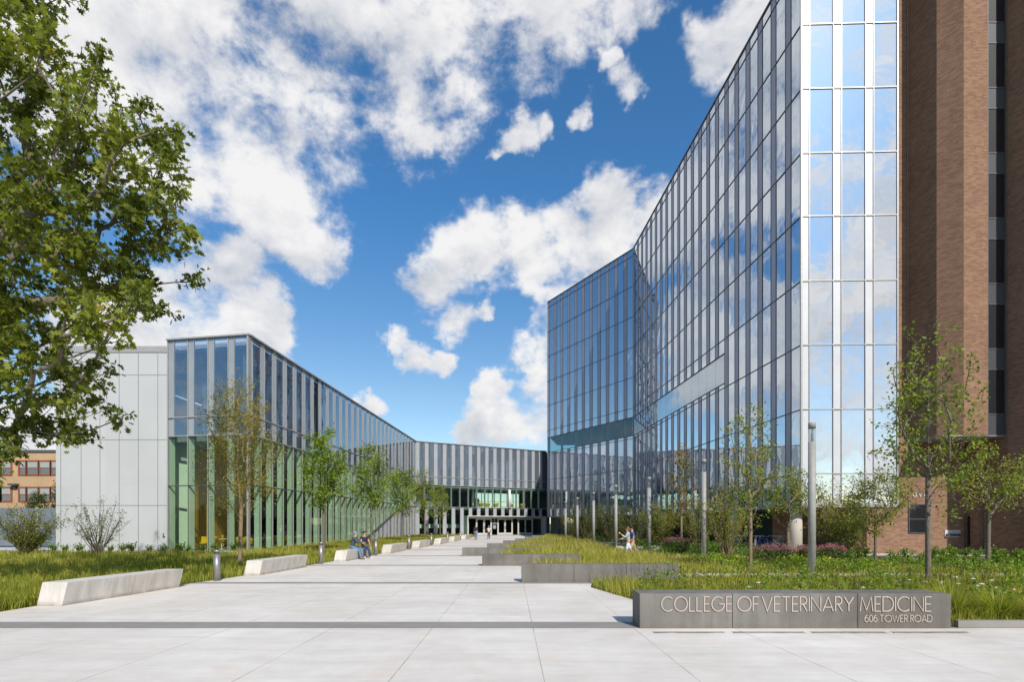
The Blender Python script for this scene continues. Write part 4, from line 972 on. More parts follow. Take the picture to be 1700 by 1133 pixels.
# ------------------------------------------------------------------ people
def skin_verts(V, E, rad, root=0, sub=1):
    me = bpy.data.meshes.new('tmp'); me.from_pydata(V, E, []); o = bpy.data.objects.new('tmp', me); COL.objects.link(o)
    sk = o.modifiers.new('s', 'SKIN'); sk.use_smooth_shade = True
    lay = me.skin_vertices[0].data
    for i, r in enumerate(rad):
        lay[i].radius = (r, r) if not isinstance(r, tuple) else r; lay[i].use_root = (i == root)
    ss = o.modifiers.new('u', 'SUBSURF'); ss.levels = sub; ss.render_levels = sub
    dg = bpy.context.evaluated_depsgraph_get(); dg.update(); ev = o.evaluated_get(dg); m2 = ev.to_mesh()
    vs = [tuple(v.co) for v in m2.vertices]; fs = [tuple(p.vertices) for p in m2.polygons]; ev.to_mesh_clear()
    bpy.data.objects.remove(o); bpy.data.meshes.remove(me); return vs, fs
def person(label, loc, rz, Hh, pose, look, group=None, kind_cat='person'):
    """pose: lean, legs [(thigh, knee bend, out)], arms [(raise, out, elbow bend, inward)], head yaw; +Y is forward"""
    k = Hh / 1.75; lean = R(pose.get('lean', 3))
    L1, L2, A1, A2 = .43 * k, .42 * k, .29 * k, .25 * k
    up = Vector((0, math.sin(lean), math.cos(lean)))
    legs = []
    for s, (th, kb, out) in zip((-1, 1), pose['legs']):
        hip = Vector((s * .085 * k, 0, -.02 * k)); a = R(th); b = R(th - kb); o = R(out) * s
        kn = hip + Vector((math.sin(o) * math.cos(a), math.sin(a), -math.cos(a) * math.cos(o))) * L1
        an = kn + Vector((math.sin(o) * .6 * math.cos(b), math.sin(b), -math.cos(b))) * L2
        ft = pose.get('toe', (0, 0))[0 if s < 0 else 1]
        to = an + Vector((s * .03 * k, .16 * k * math.cos(R(ft)), -.045 * k + .16 * k * math.sin(R(ft))))
        legs.append((hip, kn, an, to))
    if 'pz' in pose: pz = pose['pz']
    else: pz = -min(l[2].z for l in legs) + .085 * k
    O = Vector((0, 0, pz))
    def T(d): return O + up * d * k
    ch = T(.36); nk = T(.54); hd = nk + Vector((0, .02 * k, .115 * k)); yaw = R(pose.get('yaw', 0))
    arms = []
    for s, (ra, out, el, inn) in zip((-1, 1), pose['arms']):
        sh = T(.475) + Vector((s * .175 * k, 0, 0)); a = R(ra); o = R(out) * s
        eb = sh + Vector((math.sin(o), math.sin(a) * math.cos(o), -math.cos(a) * math.cos(o))) * A1
        b = R(ra + el); wr = eb + Vector((-s * math.sin(R(inn)), math.sin(b) * math.cos(R(inn)), -math.cos(b) * math.cos(R(inn)))) * A2
        arms.append((sh, eb, wr))
    r = lambda x: x * k
    V = [O, T(.17), ch, T(.47), nk, hd, hd + Vector((0, 0, .10 * k))]; E = [(0, 1), (1, 2), (2, 3), (3, 4), (4, 5), (5, 6)]
    rad = [(r(.125), r(.10)), (r(.125), r(.095)), (r(.15), r(.11)), (r(.10), r(.08)), r(.052), (r(.078), r(.092)), (r(.06), r(.07))]
    for (hip, kn, an, to) in legs:
        i = len(V); V += [O + hip, O + kn, O + an, O + to]; E += [(0, i), (i, i + 1), (i + 1, i + 2), (i + 2, i + 3)]; rad += [r(.085), r(.058), r(.04), r(.034)]
    for (sh, eb, wr) in arms:
        i = len(V); hnd = wr + (wr - eb).normalized() * .05 * k; V += [sh, eb, wr, hnd]; E += [(3, i), (i, i + 1), (i + 1, i + 2), (i + 2, i + 3)]; rad += [r(.058), r(.042), r(.028), (r(.036), r(.02))]
    p = thing('person', label, kind_cat, loc, R(rz), group)
    vs, fs = skin_verts([tuple(v) for v in V], E, rad)
    g = MB(); g.add(vs, fs)
    rotz = Matrix.Rotation(yaw, 3, 'Z')
    for (sh, eb, wr) in arms:                       # fingers and thumb
        d = (wr - eb).normalized(); sd_ = d.orthogonal().normalized(); n_ = d.cross(sd_)
        for q, ln in enumerate((.062, .072, .076, .068)):
            b0 = wr + d * .075 * k + sd_ * (q - 1.5) * .017 * k; b1 = b0 + d * ln * .55 * k + n_ * .006 * k; b2 = b1 + d * ln * .4 * k + n_ * .022 * k
            g.tube(b0, b1, .0085 * k, .008 * k, 6); g.tube(b1, b2, .008 * k, .006 * k, 6)
        b0 = wr + d * .03 * k + sd_ * .03 * k; g.tube(b0, b0 + d * .045 * k + sd_ * .03 * k + n_ * .01 * k, .011 * k, .008 * k, 6)
    hc = hd + Vector((0, 0, .045 * k))
    def hp(x, y, z): return hc + rotz @ Vector((x * k, y * k, z * k))
    g.ball(hp(0, .100, -.02), (.014 * k, .022 * k, .022 * k), 8, 6)
    for s in (-1, 1):
        g.ball(hp(s * .082, .0, -.01), (.012 * k, .02 * k, .03 * k), 8, 6); g.ball(hp(s * .032, .084, .012), (.012 * k, .010 * k, .008 * k), 6, 5, 1)
    g.ball(hp(0, .086, -.062), (.024 * k, .010 * k, .006 * k), 8, 4, 1)
    g.build('body', [look.get('skin', M['skin']), M['dark_inside']], p, True)
    # clothes
    def cloth(name, chain, mat):
        Vv, Ee, Rr = chain; vs, fs = skin_verts([tuple(v) for v in Vv], Ee, Rr); q = MB(); q.add(vs, fs); return q.build(name, mat, p, True)
    slv = look.get('sleeve', .55)
    cv = [T(-.02 if look.get('long') else .05), T(.17), ch, T(.47), T(.51)]; ce = [(0, 1), (1, 2), (2, 3), (3, 4)]; crr = [(r(.142), r(.115)), (r(.158), r(.128)), (r(.188), r(.145)), (r(.132), r(.108)), r(.066)]
    for (sh, eb, wr) in arms:
        i = len(cv)
        if slv < 1: cv += [sh, sh.lerp(eb, slv)]; ce += [(3, i), (i, i + 1)]; crr += [r(.071), r(.062)]
        else: cv += [sh, eb, eb.lerp(wr, .93)]; ce += [(3, i), (i, i + 1), (i + 1, i + 2)]; crr += [r(.084), r(.066), r(.048)]
    cloth('shirt', (cv, ce, crr), look['shirt'])
    lv = [T(.08), O]; le = [(0, 1)]; lr = [(r(.132), r(.106)), (r(.138), r(.115))]; pl = look.get('trouser', 1.0)
    for (hip, kn, an, to) in legs:
        i = len(lv); a, b, c = O + hip, O + kn, O + an
        if pl >= 1: lv += [a, b, b.lerp(c, .97)]; le += [(1, i), (i, i + 1), (i + 1, i + 2)]; lr += [r(.108), r(.082), r(.064)]
        else: lv += [a, a.lerp(b, pl)]; le += [(1, i), (i, i + 1)]; lr += [r(.102), r(.085)]
    cloth('trousers', (lv, le, lr), look['pants'])
    for (hip, kn, an, to) in legs:
        a, t_ = O + an, O + to; d = (t_ - a); d2 = Vector((d.x, d.y, 0)); q = MB()
        c = a.lerp(t_, .45) + Vector((0, 0, -.022 * k)); rot = Vector((0, 1, 0)).rotation_difference(d2.normalized()).to_matrix() if d2.length > 1e-4 else None
        q.ball(c, (.047 * k, .135 * k, .045 * k), 10, 6, rot=rot); q.build('shoe', look['shoes'], p, True)
    if 'hair' in look:
        q = MB(); lg = look.get('hair_long', 0)
        q.ball(hp(0, -.034, .038 - lg * .02), (.092 * k, .090 * k, (.085 + lg * .035) * k), 12, 8); q.ball(hp(0, .01, .075), (.075 * k, .07 * k, .04 * k), 10, 6)
        if lg: q.ball(hp(0, -.05, -.06), (.085 * k, .07 * k, .10 * k), 10, 8)
        q.build('hair', look['hair'], p, True)
    if 'cap' in look:
        q = MB(); q.ball(hp(0, -.008, .055), (.100 * k, .112 * k, .075 * k), 12, 8); q.ball(hp(0, .12, .045), (.075 * k, .08 * k, .012 * k), 12, 6); q.build('cap', look['cap'], p, True)
    return p, arms, O, k
for kx, c in (('denim', (.10, .19, .32)), ('dark_denim', (.035, .055, .10)), ('slate_cloth', (.055, .075, .085)), ('navy_cloth', (.018, .02, .045)), ('teal_cap', (.14, .30, .35)), ('grey_knit', (.40, .40, .39)),
              ('pale_cloth', (.62, .62, .66)), ('blue_cloth', (.03, .10, .28)), ('khaki', (.42, .33, .17)), ('hair_dark', (.025, .018, .014)), ('hair_brown', (.16, .085, .045)), ('shoe_brown', (.09, .055, .035)), ('shoe_white', (.6, .6, .6)),
              ('peach_cloth', (.70, .52, .45)), ('aqua_cloth', (.25, .52, .55)), ('black_cloth', (.012, .012, .014)), ('orange_fruit', (.75, .36, .03))): plain(kx, c, .8, var=.12, scale=14)
SIT = 'two men talking on the concrete bench'
person('man in a slate jacket, jeans and blue cap seated on the bench', (-8.28, 29.2, 0), -82, 1.78,
       dict(lean=20, legs=[(84, 92, 4), (70, 58, 2)], arms=[(38, 8, 52, 20), (40, 8, 48, 15)], pz=.64, yaw=-10, toe=(0, 20)),
       dict(shirt=M['slate_cloth'], sleeve=1, long=1, pants=M['denim'], shoes=M['shoe_brown'], hair=M['hair_brown'], cap=M['teal_cap']), SIT)
person('man in a navy t-shirt and dark jeans seated on the bench, facing the camera', (-7.95, 30.35, 0), -140, 1.75,
       dict(lean=8, legs=[(72, 70, 12), (76, 84, 8)], arms=[(28, 10, 22, 8), (30, 12, 30, 25)], pz=.63, yaw=30),
       dict(shirt=M['navy_cloth'], sleeve=.5, long=1, pants=M['dark_denim'], shoes=M['shoe_white'], hair=M['hair_dark'], skin=M['skin']), SIT)
PR = 'pair walking past the long grass'
wp, ar, O_, k_ = person('woman in a grey cardigan walking left, holding up an orange snack', (xat(1043, 29), 29.0, 0), 90, 1.68,
       dict(lean=3, legs=[(16, 8, 1), (-20, 22, 1)], arms=[(38, 5, 92, 10), (22, 6, 55, 5)], toe=(12, -25)),
       dict(shirt=M['grey_knit'], sleeve=1, long=1, pants=M['pale_cloth'], trouser=.98, shoes=M['shoe_brown'], hair=M['hair_brown'], hair_long=1), PR)
g = MB(); hnd = ar[0][2] + (ar[0][2] - ar[0][1]).normalized() * .13; g.ball(hnd, (.035, .05, .045), 10, 8)
o = g.build('orange_snack', M['orange_fruit']); o.matrix_world = Matrix.Translation((xat(1043, 29), 29.0, 0)) @ Matrix.Rotation(R(90), 4, 'Z'); tag(o, 'bright orange snack held up by the walking woman', 'snack')
person('man in a blue t-shirt and khaki shorts walking left beside the woman in grey', (xat(1050.5, 29.6), 29.6, 0), 90, 1.72,
       dict(lean=4, legs=[(22, 10, 1), (-22, 20, 1)], arms=[(-8, 8, 60, 5), (10, 8, 70, 10)], toe=(10, -25)),
       dict(shirt=M['blue_cloth'], sleeve=.6, long=1, pants=M['khaki'], trouser=.85, shoes=M['shoe_brown'], hair=M['hair_dark']), PR)
EN = 'two people by the entrance doors'
person('man in a navy jumper and jeans walking out from the entrance doors', (xat(790, 64.4), 64.4, 0), 178, 1.72,
       dict(lean=1, legs=[(14, 6, 2), (-12, 10, 2)], arms=[(-8, 7, 12, 0), (10, 7, 12, 0)], toe=(8, -10)),
       dict(shirt=M['navy_cloth'], sleeve=1, long=1, pants=M['denim'], shoes=M['shoe_brown'], hair=M['hair_brown'], skin=M['skin']), EN)
person('woman in a pale peach and aqua top and white cap walking towards the doors', (xat(811.5, 66), 66, 0), 5, 1.58,
       dict(lean=3, legs=[(16, 8, 1), (-16, 20, 1)], arms=[(10, 12, 100, 10), (5, 14, 70, 10)], toe=(8, -20)),
       dict(shirt=M['peach_cloth'], sleeve=.7, long=1, pants=M['dark_denim'], shoes=M['shoe_brown'], hair=M['hair_dark'], cap=M['pale_cloth']), EN)
UP = 'two dark figures in the upstairs lounge'
s = SD + (794 - 777.5) / 130 * 14.45; pp = FC.at(s, ZL - .04, -1.3)
person('standing man in black with a hand at his face, upstairs behind the lounge glass', pp, 200, 1.85,
       dict(lean=0, legs=[(2, 2, 3), (-3, 2, 3)], arms=[(-4, 6, 15, 0), (35, 6, 110, 25)]), dict(shirt=M['black_cloth'], sleeve=.6, long=1, pants=M['black_cloth'], shoes=M['black_cloth'], hair=M['hair_dark'], skin=M['skin_tan']), UP)
s = SD + (806 - 777.5) / 130 * 14.45; pp = FC.at(s, ZL - .04, -2.7)
person('dark figure bent forward behind a yellow chair, upstairs in the lounge', pp, 170, 1.75,
       dict(lean=24, legs=[(10, 10, 4), (4, 8, 4)], arms=[(20, 6, 25, 5), (24, 6, 25, 5)]), dict(shirt=M['black_cloth'], sleeve=1, long=1, pants=M['black_cloth'], shoes=M['black_cloth'], hair=M['hair_dark'], skin=M['skin_tan']), UP)
# ------------------------------------------------------------------ trees and planting
LOBED = np.array([(0, 0), (.05, .12), (.30, .10), (.16, .30), (.46, .42), (.18, .52), (.36, .80), (.10, .76), (0, 1.05), (-.10, .76), (-.36, .80), (-.18, .52), (-.46, .42), (-.16, .30), (-.30, .10), (-.05, .12)])
DIAM = np.array([(0, 0), (.30, .40), (.16, .78), (0, 1.0), (-.16, .78), (-.30, .40)])
QUAD = np.array([(0, 0), (.28, .5), (0, 1.0), (-.28, .5)])
SLIM = np.array([(0, 0), (.13, .45), (0, 1.0), (-.13, .45)])
def unit(a): return a / np.maximum(1e-9, np.linalg.norm(a, axis=1, keepdims=True))
def leaf_mesh(name, P, size, tmpl, rng, mat, parent=None, out=None, droop=.3, upbias=.5, svar=.35, tint=None, fold=.12):
    n = len(P); k = len(tmpl)
    ax = rng.normal(size=(n, 3)); ax[:, 2] -= droop * 1.5
    if out is not None: ax += out * 1.1
    ax = unit(ax); nr = rng.normal(size=(n, 3)); nr[:, 2] += upbias * 2; nr = nr - ax * (nr * ax).sum(1, keepdims=True); nr = unit(nr)
    sd = np.cross(ax, nr); s = size * (1 + svar * rng.uniform(-1, 1, n))[:, None, None]
    tx = tmpl[:, 0][None, :, None]; ty = tmpl[:, 1][None, :, None]
    V = P[:, None, :] + s * (sd[:, None, :] * tx + ax[:, None, :] * ty + nr[:, None, :] * (np.abs(tx) * fold * 2 - ty * ty * .15))
    t = rng.uniform(0, 1, n) if tint is None else np.clip(tint + rng.normal(0, .16, n), 0, 1)
    return np_mesh(name, V.reshape(-1, 3), np.full(n, k), np.arange(n * k), mat, parent, np.repeat(t, k))
def grow(rng, trunk, T, rbase, rtip=.006, wig=.05, exp=.46, seg=3, downpen=2.4, turn=1.3):
    """limbs: every twig tip in T joins the nearest suitable point already grown"""
    nodes = [np.array(trunk[0], float)]; par = [-1]
    for a, b in zip(trunk[:-1], trunk[1:]):
        a = np.array(a, float); b = np.array(b, float); m = max(2, int(np.linalg.norm(b - a) / .35))
        for j in range(1, m + 1): nodes.append(a + (b - a) * j / m); par.append(len(nodes) - 2)
    nodes = np.array(nodes); par = list(par); base = nodes[0]
    ntr = len(nodes); tips = []
    first = max(1, int(ntr * .25))
    d0 = np.linalg.norm(T - nodes[first:ntr].mean(0), axis=1); order = np.argsort(d0)
    N_ = list(nodes); dirs = []
    for ti in order:
        t = T[ti]; arr = np.array(N_[first:]); v = t - arr; L = np.linalg.norm(v, axis=1) + 1e-6
        if len(N_) - first != len(dirs):
            for q_ in range(first + len(dirs), len(N_)): dd = N_[q_] - N_[par[q_]]; dirs.append(dd / (np.linalg.norm(dd) + 1e-9))
        ca = (v * np.array(dirs)).sum(1) / L
        cost = L * (1 + downpen * np.clip(-v[:, 2] / L + .15, 0, 2) + turn * np.clip(.75 - ca, 0, 2)); j = first + int(np.argmin(cost))
        p = N_[j]; vec = t - p; Ln = np.linalg.norm(vec); m = max(1, min(seg, int(Ln / .25))); q = j
        bend = rng.normal(size=3) * Ln * wig; bend[2] -= Ln * .03
        for i in range(1, m + 1):
            u = i / m; c = p + vec * u + bend * (u * (1 - u)) * 2; N_.append(c); par.append(q); q = len(N_) - 1
        tips.append(q)
    n = len(N_); cnt = np.zeros(n)
    for q in tips: cnt[q] += 1
    for i in range(n - 1, 0, -1): cnt[par[i]] += cnt[i]
    cnt = np.maximum(cnt, 1); rad = rtip * cnt ** exp; kk = rbase / rad[0]
    rad = rtip + (rad - rtip) * (rbase - rtip) / max(1e-6, rad[0] - rtip)
    return np.array(N_), par, rad, tips
def limbs_mesh(name, nodes, par, rad, mat, parent, flare=1.25):
    g = MB()
    for i in range(1, len(nodes)):
        a, b = nodes[par[i]], nodes[i]; ra, rb = min(rad[par[i]], rad[i] * 1.35), rad[i]
        if par[i] == 0: ra *= flare
        g.tube(a, b, ra, rb, 8 if rad[i] > .05 else (6 if rad[i] > .018 else 4), caps=False)
    return g.build(name, mat, parent, True)
def crown_pts(rng, n, c, rx, rz, shell=.35, cone=0.0):
    d = unit(rng.normal(size=(n, 3))); r = rng.uniform(shell, 1, n) ** .7; P = d * r[:, None]
    if cone: f = 1 - cone * (P[:, 2] * .5 + .5); P[:, 0] *= f; P[:, 1] *= f
    return np.array(c) + P * np.array([rx, rx, rz])
def tree(name, label, group, base, H, low, rx, leaf, nt, per, lsize, barkm, seed, r0, tmpl=DIAM, spread=.22, cone=.35, shell=.25, lean=(0, 0), twin=False, cat='tree', trunktop=.8, tint=None, downpen=2.4, bare=0.0, droop=.3):
    rng = np.random.default_rng(seed); x, y = base
    t = thing(name, label, cat, (x, y, 0), 0, group)
    tk = [(0, 0, -.05), (lean[0] * .3 + rng.normal(0, .03), lean[1] * .3, H * .3), (lean[0] * .7 + rng.normal(0, .05), lean[1] * .7, H * .55), (lean[0], lean[1], H * trunktop)]
    T = crown_pts(rng, nt, (lean[0] * .8, lean[1] * .8, (H + low) / 2), rx, (H - low) / 2, shell, cone)
    nodes, par, rad, tips = grow(rng, tk, T, r0, downpen=downpen)
    limbs_mesh('trunk', nodes, par, rad, barkm, t)
    lt = [q for q in tips if rng.uniform() > bare]
    P = []; O = []
    for q in lt:
        m = rng.integers(int(per * .5), int(per * 1.5) + 1); a = nodes[par[q]]; b = nodes[q]
        u = rng.uniform(.2, 1.1, m)[:, None]; P.append(a + (b - a) * u + rng.normal(0, spread * .5, (m, 3))); O.append(np.repeat([(b - a) / (np.linalg.norm(b - a) + 1e-6)], m, 0))
    P = np.concatenate(P); O = np.concatenate(O)
    cl = None if tint is None else tint + .25 * np.sin(P[:, 0] * 2.1 + seed) * np.sin(P[:, 2] * 1.7)
    leaf_mesh('crown', P, lsize, tmpl, rng, leaf, t, O, droop=droop, tint=cl)
    return t
def shrub(name, label, group, base, H, rx, leaf, nst, per, lsize, barkm, seed, r0=.022, tmpl=DIAM, fan=1.0, cat='shrub', tint=None, flowers=None, lowleaf=.35, spread=.14):
    """many stems fanning up from one foot"""
    rng = np.random.default_rng(seed); t = thing(name, label, cat, (base[0], base[1], 0), 0, group); g = MB(); P = []; O = []; tips = []
    for i in range(nst):
        a = rng.uniform(0, 2 * math.pi); rr = rx * math.sqrt(rng.uniform(.02, 1)); h = H * (1 - .35 * (rr / rx) ** 2) * rng.uniform(.78, 1.0)
        foot = np.array([rng.normal(0, .10), rng.normal(0, .10), -.03]); top = np.array([rr * math.cos(a), rr * math.sin(a), h]); prev = foot; pts = [foot]; n = 6
        for j in range(1, n + 1):
            u = j / n; hz = u ** (1.25 * fan); c = foot + (top - foot) * np.array([hz, hz, u]) + rng.normal(0, .025, 3) * u * H * .35; pts.append(c)
        for j in range(n): g.tube(pts[j], pts[j + 1], r0 * (1 - .8 * j / n), r0 * (1 - .8 * (j + 1) / n), 5, caps=False)
        for q in range(rng.integers(2, 5)):      # side twigs
            j = rng.integers(2, n); s_ = pts[j] + (pts[j + 1] - pts[j]) * rng.uniform(); d = np.array([math.cos(a), math.sin(a), 1.2]) * .5 + rng.normal(0, .6, 3); e_ = s_ + d / np.linalg.norm(d) * rng.uniform(.2, .5) * H * .35
            g.tube(s_, e_, r0 * .35, r0 * .15, 4, caps=False); m = per // 3; u = rng.uniform(.2, 1.05, m)[:, None]; P.append(s_ + (e_ - s_) * u + rng.normal(0, spread * .5, (m, 3))); O.append(np.repeat([d / np.linalg.norm(d)], m, 0))
        m = per; u = rng.uniform(lowleaf, 1.03, m) * n; k = np.minimum(n - 1, u.astype(int)); A_ = np.array(pts); f = (u - k)[:, None]
        P.append(A_[k] + (A_[k + 1] - A_[k]) * f + rng.normal(0, spread * .5, (m, 3))); O.append(np.repeat([(top - foot) / np.linalg.norm(top - foot)], m, 0)); tips.append(pts[-1])
    g.build('stems', barkm, t, True); P = np.concatenate(P); O = np.concatenate(O)
    cl = None if tint is None else tint + .25 * np.sin(P[:, 0] * 3 + seed) * np.sin(P[:, 2] * 2.3)
    leaf_mesh('foliage', P, lsize, tmpl, rng, leaf, t, O, tint=cl)
    if flowers is not None:
        fp = P[rng.integers(0, len(P), flowers[1])]; leaf_mesh('flowers', fp, flowers[2], DIAM, rng, flowers[0], t)
    return t

# ---- the big oak, trunk outside the left of the frame
rng = np.random.default_rng(11)
oak = thing('oak_tree', 'big oak leaning into the picture from the left with lobed dark green leaves', 'tree', (-18.2, 15.2, 0))
BL = [(30,60,62),(85,95,60),(130,125,45),(155,82,14),(60,180,80),(150,190,50),(20,260,80),(110,270,75),(200,185,46),(250,190,40),(278,212,28),(180,270,62),(240,255,52),(285,262,32),(305,290,16),(60,360,92),(150,360,80),(228,335,55),(285,325,40),(322,382,20),(260,375,52),
      (70,450,92),(160,440,72),(220,430,50),(275,402,24),(330,465,16),(235,490,38),(272,512,20),(60,540,90),(150,530,62),(212,530,24),(50,620,74),(125,600,52),(172,608,26),(35,690,62),(105,680,50),(152,664,28),(205,690,16),(150,706,24),(55,740,36),(15,750,20),(110,732,18),(15,120,60),(0,420,80),(0,560,80)]
OFFS = [(-90, y, 110) for y in range(-40, 760, 110)] + [(-220, y, 120) for y in range(-40, 700, 150)] + [(-20, -60, 90), (60, -40, 60)]
T = []
for (px, py, r) in BL + OFFS:
    Yd = float(np.clip(rng.normal(14.2, 1.2), 12.0, 17.0)); cx, cz = xat(px, Yd), zat(py, Yd); rm = r * Yd / FPX
    n = max(3, int((r / 80) ** 2 * (34 if px > -50 else 16)))
    d = unit(rng.normal(size=(n, 3))) * (rng.uniform(.1, 1, n) ** .5)[:, None]
    T.append(np.array([cx, Yd, cz]) + d * np.array([rm, min(1.6, rm * 1.5), rm]))
T = np.concatenate(T) - np.array([-18.2, 15.2, 0])
nodes, par, rad, tips = grow(rng, [(0, 0, -.1), (.1, 0, 2.6), (.5, -.1, 5.2), (1.0, -.2, 8.4), (1.5, -.2, 12.4)], T, .36, .008, .08, .5, 4, 1.0)
limbs_mesh('trunk', nodes, par, rad, M['bark_grey'], oak)
P = []; O = []
for q in tips:
    m = rng.integers(16, 30); a, b = nodes[par[q]], nodes[q]; dv = (b - a) / (np.linalg.norm(b - a) + 1e-6)
    P.append(b + (a - b) * rng.uniform(0, .9, m)[:, None] ** 1.3 + rng.normal(0, .10, (m, 3))); O.append(np.repeat([dv], m, 0))
P = np.concatenate(P); O = np.concatenate(O)
leaf_mesh('crown', P, .175, LOBED * np.array([.85, 1.0]), rng, M['oak_leaf'], oak, O, droop=.55, upbias=.35, svar=.4, tint=.45 + .28 * np.sin(P[:, 0] * 1.9) * np.sin(P[:, 2] * 1.6 + 1) + .1 * np.sin(P[:, 1] * 4))

# ---- young trees along the library wing
GL_ = 'young trees along the green glass wing'
tree('young_tree', 'thin golden leaved young tree in front of the glass corner', GL_, (-11.3, 23.5), 8.1, 2.2, 1.75, M['locust_leaf'], 210, 40, .13, M['bark_tan'], 3, .085, SLIM, .40, cone=.15, tint=.55, trunktop=.72, droop=.5)
for i, (px, Y, Hh, lo, rx, lab, sd_) in enumerate(((538, 33.7, 7.8, 2.4, 1.65, 'bright green young tree left of the seated men', 4), (616.5, 44, 8.5, 2.6, 1.85, 'bright green young tree right behind the seated men', 5), (667, 54, 8.2, 2.4, 1.7, 'slimmer green young tree right of the one behind the seated men', 6),
        (705, 67, 8.7, 2.4, 1.9, 'small green young tree in front of the striped wall left of the doors', 7), (731, 79, 7.9, 2.2, 1.5, 'farthest small young tree, nearest the entrance doors', 8))):
    tree('young_tree', lab, GL_, (xat(px, Y), Y), Hh, lo, rx, M['lime_leaf'] if i < 3 else M['young_leaf'], 160, 25, .15 if i < 3 else .14, M['bark_grey'], sd_, .075, DIAM, .30, cone=.25, tint=.5, trunktop=.8)
shrub('rose_shrub', 'vase shaped bare stemmed shrub with a few red flowers before the metal wall', None, gnd(163, 923), 3.55, 1.75, M['olive_leaf'], 34, 20, .085, M['bark_grey'], 21, .02, fan=.8, tint=.45, flowers=(M['red_flower'], 10, .10), lowleaf=.3)
shrub('rose_shrub', 'dense brownish twiggy shrub at the far left before the fence', None, gnd(42, 924), 3.3, 1.75, M['olive_leaf'], 60, 44, .085, M['bark_dark'], 22, .02, fan=.9, tint=.5, lowleaf=.12)
shrub('leafy_bush', 'round bright green bush at the left frame edge beside the fence', None, (-31.8, 37.5), 1.5, .9, M['bed_leaf'], 30, 40, .12, M['bark_dark'], 23, tint=.3, lowleaf=.05)
shrub('leafy_bush', 'dark green bush hard against the fence by the metal wall', None, (-32.2, 41.5), 1.7, 1.2, M['dark_leaf'], 30, 40, .12, M['bark_dark'], 24, tint=.5, lowleaf=.05)
shrub('leafy_bush', 'low dark green bush behind the twiggy shrub at far left', None, (-35.2, 41.0), 1.3, 1.4, M['dark_leaf'], 30, 40, .12, M['bark_dark'], 25, tint=.6, lowleaf=.05)
tree('juniper', 'narrow dark tree rising behind the fence beside the metal wall', None, (-36.6, 46), 5.6, .6, .95, M['dark_leaf'], 120, 26, .14, M['bark_dark'], 26, .07, DIAM, .3, cone=.6, tint=.4)
tree('juniper', 'wider dark tree behind the fence, left of the narrow one', None, (-39.3, 47), 4.6, .6, 1.3, M['dark_leaf'], 120, 24, .14, M['bark_dark'], 27, .07, DIAM, .3, cone=.4, tint=.5)

# ---- young trees and shrubs in the garden on the right
GR_ = 'young trees in the garden on the right'
tree('young_tree', 'tallest young tree in the garden, sparse leaved, in front of the brick tower', GR_, (xat(1541, 18.3), 18.3), 8.6, 1.75, 1.95, M['young_leaf'], 165, 19, .115, M['bark_grey'], 31, .08, DIAM, .26, cone=.35, tint=.35, trunktop=.82, bare=.15)
tree('young_tree', 'low spreading young tree by the brick tower doorway', GR_, (xat(1640, 24.8), 24.8), 5.5, 2.3, 1.75, M['young_leaf'], 120, 20, .10, M['bark_grey'], 32, .085, DIAM, .26, cone=-.1, tint=.6, trunktop=.62, bare=.1)
tree('young_tree', 'small forked young tree in front of the white striped tower end', GR_, (xat(1453, 26.5), 26.5), 4.6, 1.3, 1.55, M['olive_leaf'], 140, 26, .10, M['bark_grey'], 33, .06, DIAM, .28, cone=0, tint=.6, trunktop=.6)
tree('young_tree', 'yellow green young tree with straight trunk, midway along the folded facade', GR_, (xat(1246, 22.8), 22.8), 7.2, 1.7, 1.75, M['young_leaf'], 140, 18, .095, M['bark_tan'], 34, .075, DIAM, .24, cone=.45, tint=.5, bare=.12)
tree('young_tree', 'broad crowned small tree beside the round column', GR_, (xat(1309, 32), 32), 5.2, 1.9, 1.85, M['young_leaf'], 150, 22, .10, M['bark_tan'], 35, .085, DIAM, .26, cone=0, tint=.5, trunktop=.6)
tree('young_tree', 'autumn coloured young tree with orange and yellow leaves by the third lamp post', GR_, (xat(1132, 34.5), 34.5), 6.9, 1.6, 1.45, M['amber_leaf'], 120, 15, .12, M['bark_tan'], 36, .07, DIAM, .26, cone=.5, tint=.5, bare=.15)
tree('young_tree', 'small leaning tree at the right frame edge', GR_, (xat(1722, 25), 25), 5.0, 2.0, 1.3, M['young_leaf'], 70, 18, .11, M['bark_grey'], 37, .07, DIAM, .26, cone=0, tint=.55)
GS_ = 'multi stemmed shrubs under the tower'
